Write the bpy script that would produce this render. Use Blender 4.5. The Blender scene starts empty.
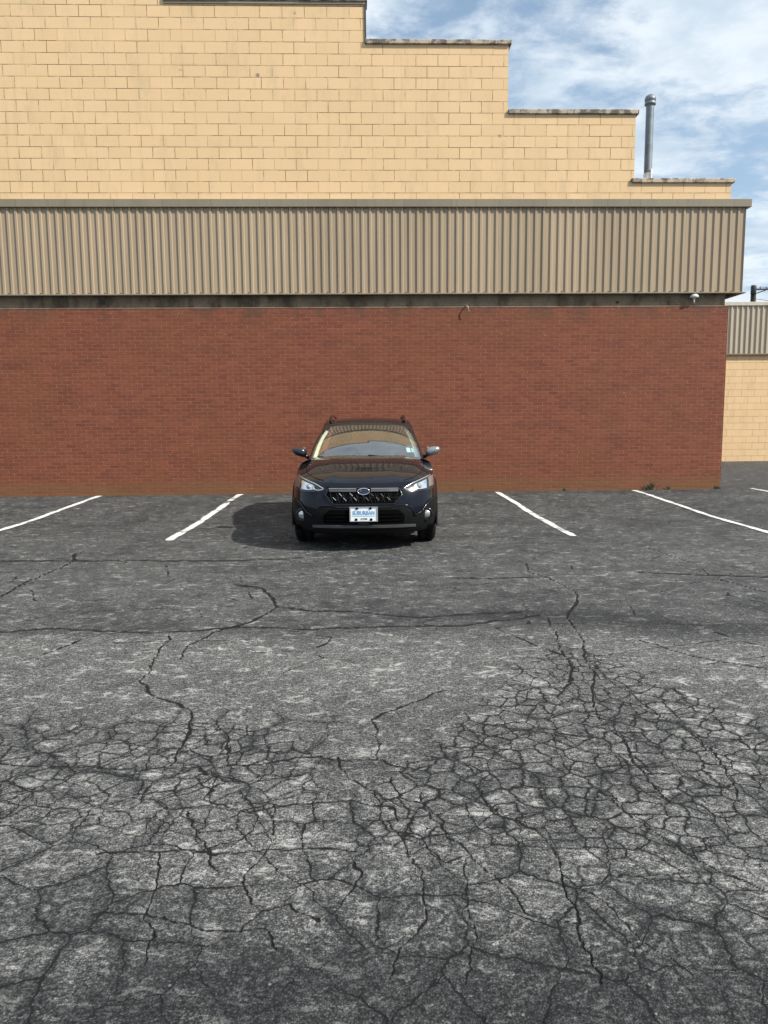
import bpy, math, random
import numpy as np
from mathutils import Vector, Matrix
from mathutils.bvhtree import BVHTree
from mathutils.geometry import tessellate_polygon
R = math.radians
S = bpy.context.scene
COL = S.collection
random.seed(4); rng = np.random.default_rng(7)

# ------------------------------------------------------------------ camera
CAM_H = 1.6
cam = bpy.data.cameras.new('camera'); co = bpy.data.objects.new('camera', cam); COL.objects.link(co)
cam.sensor_fit = 'HORIZONTAL'; cam.sensor_width = 24.0; cam.lens = 24.0*770/768
cam.clip_start = .05; cam.clip_end = 3000
p, rl = R(7.2), R(0.46)
fwd = Vector((0, math.cos(p), -math.sin(p))); up0 = Vector((0, math.sin(p), math.cos(p))); rt0 = Vector((1, 0, 0))
rt = rt0*math.cos(rl) - up0*math.sin(rl); up = up0*math.cos(rl) + rt0*math.sin(rl)
M = Matrix((rt, up, -fwd)).transposed().to_4x4(); M.translation = (0, 0, CAM_H)
co.matrix_world = M
S.camera = co

# ------------------------------------------------------------------ light
SUN = Vector((1.11, -0.57, 1.05)).normalized()
elev = math.asin(SUN.z); az = math.atan2(SUN.x, SUN.y)
sl = bpy.data.lights.new('sun', 'SUN'); so = bpy.data.objects.new('sun', sl); COL.objects.link(so)
sl.energy = 4.2; sl.angle = R(.55); sl.color = (1, .94, .85)
so.rotation_euler = SUN.to_track_quat('Z', 'Y').to_euler()
S.view_settings.view_transform = 'Standard'; S.view_settings.look = 'None'
S.view_settings.exposure = 0.54; S.view_settings.gamma = 1

# ------------------------------------------------------------------ node helper
class NT:
    def __init__(s, tree): s.t = tree; s.n = tree.nodes; s.l = tree.links
    def node(s, typ, **kw):
        n = s.n.new(typ)
        for k, v in kw.items():
            if k == 'I':
                for a, b in v.items(): s.put(n.inputs[a], b)
            else: setattr(n, k, v)
        return n
    def put(s, sock, v):
        if isinstance(v, bpy.types.NodeSocket): s.l.new(v, sock)
        elif isinstance(v, (tuple, list)) and len(v) == 3 and sock.type == 'RGBA': sock.default_value = (*v, 1)
        else: sock.default_value = v
    def m(s, op, a, b=0.0, c=0.0, clamp=False):
        n = s.node('ShaderNodeMath', operation=op, use_clamp=clamp)
        s.put(n.inputs[0], a); s.put(n.inputs[1], b); s.put(n.inputs[2], c); return n.outputs[0]
    def ramp(s, x, lo, hi, a=0.0, b=1.0):
        n = s.node('ShaderNodeMapRange', interpolation_type='SMOOTHSTEP')
        s.put(n.inputs[0], x); s.put(n.inputs[1], lo); s.put(n.inputs[2], hi); s.put(n.inputs[3], a); s.put(n.inputs[4], b)
        return n.outputs[0]
    def mix(s, f, a, b, mode='MIX'):
        n = s.node('ShaderNodeMix', data_type='RGBA', blend_type=mode)
        s.put(n.inputs[0], f); s.put(n.inputs[6], a); s.put(n.inputs[7], b); return n.outputs[2]
    def noise(s, v, scale, detail=4, rough=.6, col=False, dist=0.0, dim='3D'):
        n = s.node('ShaderNodeTexNoise', noise_dimensions=dim, I={'Scale': scale, 'Detail': detail, 'Roughness': rough, 'Distortion': dist})
        s.put(n.inputs['Vector'], v); return n.outputs['Color' if col else 'Fac']
    def vec(s, v, scale=(1, 1, 1), loc=(0, 0, 0)):
        n = s.node('ShaderNodeMapping'); s.put(n.inputs[0], v); n.inputs['Scale'].default_value = scale; n.inputs['Location'].default_value = loc
        return n.outputs[0]
    def bump(s, h, strength=.5, dist=.01, nrm=None):
        n = s.node('ShaderNodeBump', I={'Strength': strength, 'Distance': dist}); s.put(n.inputs['Height'], h)
        if nrm is not None: s.put(n.inputs['Normal'], nrm)
        return n.outputs[0]

def mat(name):
    m = bpy.data.materials.new(name); m.use_nodes = True
    t = NT(m.node_tree); b = t.n['Principled BSDF']
    return m, t, b
def plain(name, col, rough=.5, metal=0, coat=0, noise=.12, nscale=8, spec=.5, emit=None, coat_rough=.03, nbump=0.0):
    m, t, b = mat(name)
    pos = t.node('ShaderNodeTexCoord').outputs['Object']
    f = t.noise(pos, nscale, 5, .65)
    c = t.mix(t.ramp(f, .3, .7), tuple(x*(1-noise) for x in col), tuple(min(1, x*(1+noise)) for x in col))
    t.put(b.inputs['Base Color'], c)
    t.put(b.inputs['Roughness'], t.ramp(f, .25, .75, max(0, rough*.9), min(1, rough*1.1)))
    b.inputs['Metallic'].default_value = metal; b.inputs['Coat Weight'].default_value = coat; b.inputs['Coat Roughness'].default_value = coat_rough
    b.inputs['Specular IOR Level'].default_value = spec
    if nbump: t.put(b.inputs['Normal'], t.bump(t.noise(pos, nscale*14, 3), nbump, .002))
    return m

# ------------------------------------------------------------------ sky
w = bpy.data.worlds.new('World'); S.world = w; w.use_nodes = True
t = NT(w.node_tree); bg = t.n['Background']
sky = t.node('ShaderNodeTexSky', sky_type='NISHITA', sun_disc=False, sun_elevation=elev, sun_rotation=az)
sky.air_density = 1.0; sky.dust_density = 1.2; sky.ozone_density = 1.6
gen = t.node('ShaderNodeTexCoord').outputs['Generated']
sp = t.node('ShaderNodeSeparateXYZ'); t.put(sp.inputs[0], gen)
zz = t.m('ADD', t.m('MAXIMUM', sp.outputs[2], 0.0), .12)
cx = t.m('DIVIDE', sp.outputs[0], zz); cy = t.m('DIVIDE', sp.outputs[1], zz)
cv = t.node('ShaderNodeCombineXYZ'); t.put(cv.inputs[0], cx); t.put(cv.inputs[1], cy); cv.inputs[2].default_value = 3.7
v1 = t.vec(cv.outputs[0], (1.15, 1.0, 1), (5.3, 2.2, 0))
n1 = t.noise(v1, 2.3, 10, .60, dist=.2)
n2 = t.noise(t.vec(cv.outputs[0], (1.3, 1.6, 1), (1.7, 7, 0)), 4.0, 7, .62, dist=.4)
dens = t.m('ADD', t.m('MULTIPLY', n1, .66), t.m('MULTIPLY', n2, .36))
# thinner high cloud towards the horizon
cloud = t.ramp(t.m('ADD', dens, t.ramp(sp.outputs[2], .5, .8, 0, .10)), .395, .56)
haze = t.ramp(sp.outputs[2], .02, .60, .9, .40)
shade = t.noise(t.vec(cv.outputs[0], (1, 1, 1), (9, 1, 2)), 3.2, 6, .6)
ccol = t.mix(t.ramp(shade, .36, .66), (6.3, 7.5, 8.7), (9.0, 9.8, 10.5))
skyb = t.mix(haze, sky.outputs[0], (6.3, 7.4, 8.0))
skyb = t.mix(1.0, skyb, (.78, .92, 1.1), 'MULTIPLY')
full = t.mix(t.m('MULTIPLY', cloud, .93), skyb, ccol)
t.put(bg.inputs[0], full); bg.inputs[1].default_value = 0.07

# ------------------------------------------------------------------ mesh helpers
class MB:
    def __init__(s): s.v = []; s.f = []; s.smooth = []; s.mi = []; s.cur = 0
    def add(s, vs, fs, smooth=False):
        o = len(s.v); s.v += [tuple(q) for q in vs]
        for f in fs: s.f.append(tuple(i+o for i in f)); s.smooth.append(smooth); s.mi.append(s.cur)
        return s
    def box(s, x0, x1, y0, y1, z0, z1, bev=0.0):
        if bev > 0:
            b = bev; v = []
            # chamfered box: 24 verts through bmesh-free hull
            for sx, X, xi in ((0, x0, 1), (1, x1, -1)):
                for sy, Y, yi in ((0, y0, 1), (1, y1, -1)):
                    for sz, Z, zi in ((0, z0, 1), (1, z1, -1)):
                        v += [(X, Y+yi*b, Z+zi*b), (X+xi*b, Y, Z+zi*b), (X+xi*b, Y+yi*b, Z)]
            I = lambda a, c, d, k: ((a*2+c)*2+d)*3+k
            F = [(I(0,0,0,0), I(0,0,1,0), I(0,1,1,0), I(0,1,0,0)), (I(1,0,0,0), I(1,1,0,0), I(1,1,1,0), I(1,0,1,0)),
                 (I(0,0,0,1), I(1,0,0,1), I(1,0,1,1), I(0,0,1,1)), (I(0,1,0,1), I(0,1,1,1), I(1,1,1,1), I(1,1,0,1)),
                 (I(0,0,0,2), I(0,1,0,2), I(1,1,0,2), I(1,0,0,2)), (I(0,0,1,2), I(1,0,1,2), I(1,1,1,2), I(0,1,1,2))]
            for a in (0, 1):
                for c in (0, 1):
                    F.append((I(a,c,0,0), I(a,c,1,0), I(a,c,1,1), I(a,c,0,1)))
                    F.append((I(a,0,c,0), I(a,1,c,0), I(a,1,c,2), I(a,0,c,2)))
                    F.append((I(0,a,c,1), I(1,a,c,1), I(1,a,c,2), I(0,a,c,2)))
                    for d in (0, 1): F.append((I(a,c,d,0), I(a,c,d,1), I(a,c,d,2)))
            return s.add(v, F)
        v = [(x, y, z) for x in (x0, x1) for y in (y0, y1) for z in (z0, z1)]
        return s.add(v, [(0,1,3,2), (4,6,7,5), (0,4,5,1), (2,3,7,6), (0,2,6,4), (1,5,7,3)])
    def grid(s, P, smooth=True, close_u=False, close_v=False):
        P = [list(r) for r in P]; nu = len(P); nv = len(P[0])
        vs = [q for r in P for q in r]; fs = []
        for i in range(nu-(0 if close_u else 1)):
            for j in range(nv-(0 if close_v else 1)):
                i2 = (i+1) % nu; j2 = (j+1) % nv
                fs.append((i*nv+j, i*nv+j2, i2*nv+j2, i2*nv+j))
        return s.add(vs, fs, smooth)
    def tube(s, pts, r, n=10, caps=True, smooth=True, squash=1.0):
        pts = [Vector(q) for q in pts]; rings = []
        rr = r if isinstance(r, (list, tuple)) else [r]*len(pts)
        for i, q in enumerate(pts):
            d = (pts[min(i+1, len(pts)-1)]-pts[max(i-1, 0)]).normalized()
            a = d.cross(Vector((0, 0, 1)))
            if a.length < .05: a = d.cross(Vector((0, 1, 0)))
            a.normalize(); b = a.cross(d).normalized()
            rings.append([q+(a*math.cos(2*math.pi*k/n)+b*math.sin(2*math.pi*k/n)*squash)*rr[i] for k in range(n)])
        s.grid(rings, smooth, close_v=True)
        if caps:
            s.add(rings[0], [tuple(range(n))[::-1]]); s.add(rings[-1], [tuple(range(n))])
        return s
    def lathe(s, prof, c, axis='x', n=32, smooth=True):
        # prof: (r, t) along the axis
        rings = []
        for r, a in prof:
            ring = []
            for k in range(n):
                ca, sa = math.cos(2*math.pi*k/n)*r, math.sin(2*math.pi*k/n)*r
                q = {'x': (a, ca, sa), 'y': (ca, a, sa), 'z': (ca, sa, a)}[axis]
                ring.append((c[0]+q[0], c[1]+q[1], c[2]+q[2]))
            rings.append(ring)
        return s.grid(rings, smooth, close_v=True)
    def build(s, name, m, parent=None, loc=None, off=None, fixn=True):
        me = bpy.data.meshes.new(name)
        v = s.v if off is None else [(a+off[0], b+off[1], c+off[2]) for a, b, c in s.v]
        me.from_pydata(v, [], s.f)
        for q in (m if isinstance(m, (list, tuple)) else [m]): me.materials.append(q)
        me.polygons.foreach_set('use_smooth', s.smooth); me.polygons.foreach_set('material_index', s.mi)
        me.update()
        if fixn:
            import bmesh
            bm = bmesh.new(); bm.from_mesh(me); bmesh.ops.recalc_face_normals(bm, faces=bm.faces); bm.to_mesh(me); bm.free()
        o = bpy.data.objects.new(name, me); COL.objects.link(o)
        if parent: o.parent = parent
        if loc: o.location = loc
        return o
def thing(name, label, cat, loc=(0, 0, 0), rz=0, group=None):
    o = bpy.data.objects.new(name, None); COL.objects.link(o); o.location = loc; o.rotation_euler = (0, 0, rz)
    o.empty_display_size = .3
    o['label'] = label; o['category'] = cat
    if group: o['group'] = group
    return o
def tag(o, label, cat, group=None):
    o['label'] = label; o['category'] = cat
    if group: o['group'] = group
    return o

# ------------------------------------------------------------------ numpy noise
def hash2(ix, iy, seed):
    h = (ix.astype(np.int64)*374761393 + iy.astype(np.int64)*668265263 + seed*144269504088896) & 0xffffffff
    h = ((h ^ (h >> 13))*1274126177) & 0xffffffff
    h = ((h ^ (h >> 16))*2246822519) & 0xffffffff
    return ((h ^ (h >> 15)) & 0xffffff)/float(0xffffff)
def vnoise(x, y, seed):
    ix = np.floor(x); iy = np.floor(y); fx = x-ix; fy = y-iy
    fx = fx*fx*fx*(fx*(fx*6-15)+10); fy = fy*fy*fy*(fy*(fy*6-15)+10)
    ix = ix.astype(np.int64); iy = iy.astype(np.int64)
    a = hash2(ix, iy, seed); b = hash2(ix+1, iy, seed); c = hash2(ix, iy+1, seed); d = hash2(ix+1, iy+1, seed)
    return (a*(1-fx)+b*fx)*(1-fy)+(c*(1-fx)+d*fx)*fy
def fbm(x, y, seed, octv=4, rough=.5):
    s = 0; a = 1; tot = 0
    for k in range(octv):
        s = s+a*(vnoise(x*2**k+k*17.3, y*2**k-k*9.1, seed+k)-.5); tot += a; a *= rough
    return s/tot*2   # about -1..1
def sstep(x, a, b):
    q = np.clip((x-a)/(b-a), 0, 1); return q*q*(3-2*q)

def seg_dist(x, y, pl, sx, sy):
    """distance to a polyline, and the mesh spacing measured across it"""
    d = np.full(len(x), 9.0); sp_ = np.full(len(x), .003)
    for (x0, y0), (x1, y1) in zip(pl[:-1], pl[1:]):
        m = np.nonzero((x > min(x0, x1)-.3) & (x < max(x0, x1)+.3) & (y > min(y0, y1)-.3) & (y < max(y0, y1)+.3))[0]
        if not len(m): continue
        dx, dy = x1-x0, y1-y0; L = math.hypot(dx, dy); q = np.clip(((x[m]-x0)*dx+(y[m]-y0)*dy)/(L*L), 0, 1)
        dd = np.hypot(x[m]-x0-q*dx, y[m]-y0-q*dy); u = dd < d[m]
        sp_[m[u]] = (abs(dy)/L*sx+abs(dx)/L*sy)[m[u]]; d[m[u]] = dd[u]
    return d, sp_

CRACKS = [
(0.016,[(1.28,5.95),(1.25,5.58),(1.22,5.20),(1.18,4.87),(1.19,4.73),(1.12,4.49),(1.01,4.21)]),
(0.020,[(1.54,8.17),(1.48,7.70),(1.58,7.45),(1.67,7.17),(1.72,6.80),(1.66,6.50),(1.43,5.94),(1.42,5.52),(1.40,5.20),(1.30,4.93),(1.31,4.63),(1.20,4.37),(1.14,3.92),(1.15,3.68),(1.16,3.49),(1.18,3.28),(1.17,3.03)]),
(0.012,[(1.33,4.93),(1.36,4.48),(1.43,4.15),(1.49,3.87),(1.55,3.62),(1.53,3.34),(1.47,3.02)]),
(0.013,[(-1.27,5.59),(-1.38,5.27),(-1.34,4.94)]),
(0.018,[(-1.59,5.52),(-1.52,4.94),(-1.50,4.55),(-1.33,4.26),(-1.10,4.10),(-1.01,3.83),(-1.00,3.49),(-1.00,3.39)]),
(0.012,[(-1.01,3.81),(-0.83,3.78),(-0.78,3.66),(-0.73,3.38),(-0.56,3.41),(-0.31,3.46),(-0.17,3.41),(-0.01,3.42),(0.11,3.32)]),
(0.014,[(-1.79,3.40),(-1.50,3.37),(-1.22,3.34),(-0.99,3.37),(-0.85,3.36),(-0.74,3.24),(-0.76,3.06),(-0.58,2.97),(-0.36,3.00),(-0.15,3.03),(-0.01,3.00),(0.05,2.89)]),
(0.035,[(-3.46,6.78),(-3.49,7.06),(-3.52,7.50),(-3.48,8.00),(-3.47,8.50),(-3.66,9.01)]),
(0.016,[(-4.33,8.54),(-3.53,8.51),(-2.75,8.53),(-1.94,8.44),(-0.95,8.58)]),
(0.030,[(-1.43,7.20),(-1.15,7.06),(-1.00,6.66),(-0.92,6.34),(-0.98,5.99),(-1.12,5.78),(-1.27,5.59)]),
(0.022,[(-0.92,6.34),(-0.53,6.19),(-0.20,6.15),(0.28,5.98),(0.69,6.06),(1.10,6.11)]),
(0.014,[(0.69,7.44),(1.04,7.42),(1.42,7.46)]),
(0.018,[(-3.2,5.60),(-2.90,5.64),(-2.49,5.74),(-1.99,5.62),(-1.61,5.60),(-1.11,5.73),(-0.64,5.66),(-0.01,5.72),(0.57,5.73),(1.24,5.98)]),
(0.011,[(0.14,3.09),(0.24,2.77),(0.32,2.64),(0.38,2.50),(0.43,2.40),(0.46,2.29),(0.53,2.26),(0.60,2.23)]),
(0.010,[(0.40,3.13),(0.45,2.92),(0.57,2.80),(0.60,2.66),(0.60,2.51),(0.61,2.34),(0.59,2.20),(0.59,2.07),(0.60,1.99)]),
(0.007,[(-0.01,2.89),(0.08,2.75),(0.16,2.70),(0.22,2.57),(0.29,2.62)]),
(0.007,[(-1.07,2.68),(-0.84,2.69),(-0.64,2.67),(-0.44,2.69),(-0.29,2.70),(-0.10,2.67)]),
(0.009,[(-0.43,2.68),(-0.51,2.51),(-0.42,2.33),(-0.48,2.20),(-0.39,2.22),(-0.34,2.14)]),
(0.009,[(-0.84,2.69),(-0.78,2.47),(-0.77,2.31),(-0.74,2.21),(-0.72,2.08)]),
(0.008,[(-0.96,2.30),(-0.77,2.31),(-0.63,2.26),(-0.48,2.21)]),
(0.009,[(-0.42,2.33),(-0.34,2.36),(-0.21,2.25),(-0.12,2.41),(-0.08,2.52),(-0.13,2.64)]),
(0.009,[(-0.79,2.94),(-0.68,2.72),(-0.62,2.56)]),
(0.009,[(-0.48,3.01),(-0.43,2.82),(-0.43,2.68)]),
(0.007,[(0.30,2.60),(0.29,2.46),(0.26,2.25),(0.21,2.01)]),
(0.007,[(0.07,2.75),(0.13,2.52),(0.13,2.32),(0.04,2.16),(0.01,2.03)]),
(0.010,[(-0.22,3.46),(-0.18,3.23),(-0.06,3.13),(-0.03,3.00)]),
(0.010,[(-0.01,3.42),(-0.08,3.90),(0.19,4.18),(0.32,4.34)]),
(0.012,[(1.81,5.30),(2.03,4.95),(2.41,4.68)]),
(0.018,[(3.16,9.04),(3.29,8.16),(3.22,7.25),(3.43,6.74)]),
(0.020,[(2.59,7.65),(3.13,7.49),(3.74,7.37)]),
(0.009,[(0.91,3.12),(1.00,2.87),(1.10,2.63),(1.28,2.40)]),
(0.008,[(0.61,2.53),(0.73,2.34),(0.80,2.15),(0.87,2.02)]),
]
def ground_z(x, y):
    return .078*sstep(y, 11.2, 15.1)

# ------------------------------------------------------------------ asphalt
def asphalt_material():
    m, t, b = mat('worn_asphalt')
    pos = t.node('ShaderNodeTexCoord').outputs['Object']
    at = lambda n: t.node('ShaderNodeAttribute', attribute_name=n).outputs['Fac']
    crack, rim, wear, dark = at('crack'), at('rim'), at('wear'), at('dark')
    warp = t.noise(pos, 6, 3, .5, col=True)
    # coarse blotches, streaks, and fine aggregate
    big = t.noise(pos, .9, 6, .62)
    mid = t.noise(pos, 7, 6, .7)
    fine = t.noise(pos, 60, 4, .75)
    grit = t.noise(pos, 240, 3, .8)
    vor = t.node('ShaderNodeTexVoronoi', feature='F1', I={'Scale': 130.0, 'Randomness': 1.0}); t.put(vor.inputs['Vector'], pos)
    stone = vor.outputs['Color']; sc = t.node('ShaderNodeSeparateColor'); t.put(sc.inputs[0], stone)
    vor2 = t.node('ShaderNodeTexVoronoi', feature='F1', I={'Scale': 42.0, 'Randomness': 1.0}); t.put(vor2.inputs['Vector'], pos)
    sc2 = t.node('ShaderNodeSeparateColor'); t.put(sc2.inputs[0], vor2.outputs['Color'])
    allig, farm = at('allig'), at('far')
    def vm(op, a, b_):
        n = t.node('ShaderNodeVectorMath', operation=op); t.put(n.inputs[0], a); t.put(n.inputs[1], b_); return n.outputs[0]
    w1 = vm('MULTIPLY', vm('SUBTRACT', t.noise(pos, 4.5, 4, .6, col=True), (.5, .5, .5)), (.12, .12, 0))
    w2 = vm('MULTIPLY', vm('SUBTRACT', t.noise(pos, 30, 3, .6, col=True), (.5, .5, .5)), (.030, .030, 0))
    flat = vm('MULTIPLY', pos, (1, 1, 0))
    wp = vm('ADD', vm('ADD', flat, w1), w2)
    def cells(cell, sc_, lo):
        v = t.vec(wp, (sc_[0]/cell, sc_[1]/cell, 1), lo)
        e = t.node('ShaderNodeTexVoronoi', voronoi_dimensions='2D', feature='DISTANCE_TO_EDGE', I={'Scale': 1.0, 'Randomness': 1.0}); t.put(e.inputs['Vector'], v)
        f = t.node('ShaderNodeTexVoronoi', voronoi_dimensions='2D', feature='F1', I={'Scale': 1.0, 'Randomness': 1.0}); t.put(f.inputs['Vector'], v)
        sc_n = t.node('ShaderNodeSeparateColor'); t.put(sc_n.inputs[0], f.outputs['Color'])
        return t.m('MULTIPLY', e.outputs[0], cell), sc_n.outputs[0]
    wn1 = t.noise(pos, 3.0, 3, .6); wn2 = t.noise(pos, 5.5, 3, .6)
    d1, i1_ = cells(.27, (1, 1.0), (3.1, .7, 0)); d2, i2_ = cells(.112, (1, .92), (.3, 5.2, 0)); d3, i3_ = cells(.066, (1, 1), (7.7, 2, 0)); d4, i4_ = cells(.95, (.8, 1.5), (1.2, 9, 0))
    def line(d, wd, gate):
        hw = t.m('MULTIPLY', wd, gate)
        return t.m('SUBTRACT', 1.0, t.m('DIVIDE', d, t.m('MAXIMUM', hw, .00001)), clamp=True)
    g1 = t.ramp(allig, .22, .50); g2 = t.m('MULTIPLY', t.ramp(t.m('ADD', allig, t.m('MULTIPLY', t.m('SUBTRACT', wn1, .5), .9)), .38, .62), 1.0)
    g3 = t.ramp(t.m('ADD', allig, t.m('MULTIPLY', t.m('SUBTRACT', wn2, .5), 2.2)), .85, 1.15)
    k1 = line(d1, t.m('MULTIPLY', t.ramp(wn2, .3, .7, .55, 1.4), t.m('SUBTRACT', .0042, t.m('MULTIPLY', at('dense'), .0006))), g1)
    k2 = line(d2, t.m('MULTIPLY', t.ramp(wn2, .28, .66, .6, 1.35), t.m('ADD', .0010, t.m('MULTIPLY', at('dense'), .0033))), t.m('MULTIPLY', g2, t.ramp(at('dense'), .05, .45, .0, 1)))
    k3 = line(d3, t.m('MULTIPLY', t.ramp(wn1, .3, .66, .0, 1.3), .0022), g3)
    k4 = line(d4, t.m('MULTIPLY', t.ramp(wn2, .4, .66, .0, 1.5), .0100), t.ramp(farm, .03, .18))
    kk = t.m('MAXIMUM', t.m('MAXIMUM', k1, k2), t.m('MAXIMUM', k3, k4))
    kk = t.m('MULTIPLY', kk, 2.6, clamp=True)
    crack = t.m('MAXIMUM', crack, kk)
    # dirty margin beside the cracks, pale ravelled lip further in, pale worn cell centres
    dirt = t.m('MULTIPLY', t.m('MAXIMUM', t.m('MULTIPLY', t.ramp(d1, .032, .004), g1), t.m('MULTIPLY', t.ramp(d2, .022, .003), g2)), t.ramp(t.noise(pos, 1.7, 3, .6), .35, .62, .45, 1.0))
    lip = t.m('MAXIMUM', t.m('MULTIPLY', t.m('MULTIPLY', t.ramp(d2, .006, .012), t.ramp(d2, .028, .014)), g2), t.m('MULTIPLY', t.m('MULTIPLY', t.ramp(d4, .008, .016), t.ramp(d4, .05, .02)), t.m('MULTIPLY', t.ramp(farm, .03, .18), .25)))
    centre = t.m('MULTIPLY', t.m('MULTIPLY', t.ramp(d2, .010, .032), g2), at('dense'))
    centre1 = t.m('MULTIPLY', t.m('MULTIPLY', t.ramp(d1, .015, .06), g1), .22)
    wv = t.m('ADD', wear, t.m('MULTIPLY', centre, t.m('MULTIPLY', t.m('SUBTRACT', i2_, .15), .75)))
    wv = t.m('ADD', wv, centre1)
    wv = t.m('ADD', wv, t.m('MULTIPLY', t.m('SUBTRACT', i1_, .5), t.m('MULTIPLY', g1, .22)))
    wv = t.m('ADD', wv, t.m('MULTIPLY', t.m('SUBTRACT', mid, .5), 1.7))
    wv = t.m('SUBTRACT', wv, t.m('MULTIPLY', dirt, .42), clamp=True)
    base = t.mix(t.ramp(big, .32, .68), (.030, .032, .034), (.046, .0485, .050))
    base = t.mix(wv, base, (.150, .152, .146))
    base = t.mix(t.m('MULTIPLY', dark, .80), base, (.022, .0232, .025))
    spk = t.ramp(sc.outputs[0], 0.0, 1.0, .5, 1.5)
    spk = t.m('MULTIPLY', spk, t.ramp(fine, .3, .7, .45, 1.6))
    spk = t.m('MULTIPLY', spk, t.ramp(vor.outputs['Distance'], .25, .75, 1.15, .45))
    spk = t.m('MULTIPLY', spk, t.ramp(grit, .25, .75, .7, 1.3))
    cmb = t.node('ShaderNodeCombineColor'); [t.put(cmb.inputs[i], spk) for i in range(3)]
    c = t.mix(1.0, base, cmb.outputs[0], 'MULTIPLY')
    pal = t.m('MULTIPLY', t.ramp(sc2.outputs[1], .95, .98), t.ramp(vor2.outputs['Distance'], .26, .12))
    c = t.mix(t.m('MULTIPLY', pal, .6), c, (.30, .28, .25))
    dust = t.ramp(t.noise(t.vec(pos, (6.5, 9, 8)), 1.0, 8, .78, dist=.6), .55, .62)
    dust2 = t.ramp(t.noise(t.vec(pos, (15, 30, 18), (3, 1, 0)), 1.0, 6, .78), .56, .63)
    dsum = t.m('ADD', dust, dust2, clamp=True)
    dsum = t.m('MULTIPLY', dsum, t.m('ADD', .20, t.m('MULTIPLY', t.m('MULTIPLY', wv, t.m('SUBTRACT', 1.0, t.m('MULTIPLY', dark, .7))), .95)))
    c = t.mix(t.m('MULTIPLY', dsum, t.ramp(grit, .30, .55)), c, (.42, .42, .40))
    lp = t.m('MULTIPLY', t.m('MAXIMUM', t.m('MULTIPLY', rim, .45), lip), t.m('MULTIPLY', t.ramp(t.noise(pos, 5, 5, .7), .44, .60, 0, 1.0), t.ramp(t.noise(pos, 38, 4, .8), .42, .62, .05, .75)))
    lp = t.m('MULTIPLY', lp, t.m('SUBTRACT', 1.0, t.m('MULTIPLY', dark, .8)))
    c = t.mix(t.m('MULTIPLY', lp, t.ramp(grit, .3, .55)), c, (.36, .36, .345))
    ck = t.ramp(t.m('ADD', crack, t.m('MULTIPLY', t.m('SUBTRACT', fine, .5), .55)), .22, .60)
    c = t.mix(ck, c, (.005, .005, .005))
    t.put(b.inputs['Base Color'], c)
    t.put(b.inputs['Roughness'], t.ramp(mid, .3, .7, .78, .95)); b.inputs['Specular IOR Level'].default_value = .32
    h = t.m('ADD', t.m('MULTIPLY', fine, .5), t.m('MULTIPLY', vor.outputs['Distance'], -.8))
    h = t.m('ADD', h, t.m('MULTIPLY', grit, .35)); h = t.m('ADD', h, t.m('MULTIPLY', mid, .9))
    h = t.m('SUBTRACT', h, t.m('MULTIPLY', ck, 1.2))
    t.put(b.inputs['Normal'], t.bump(h, .8, .006))
    return m

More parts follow.
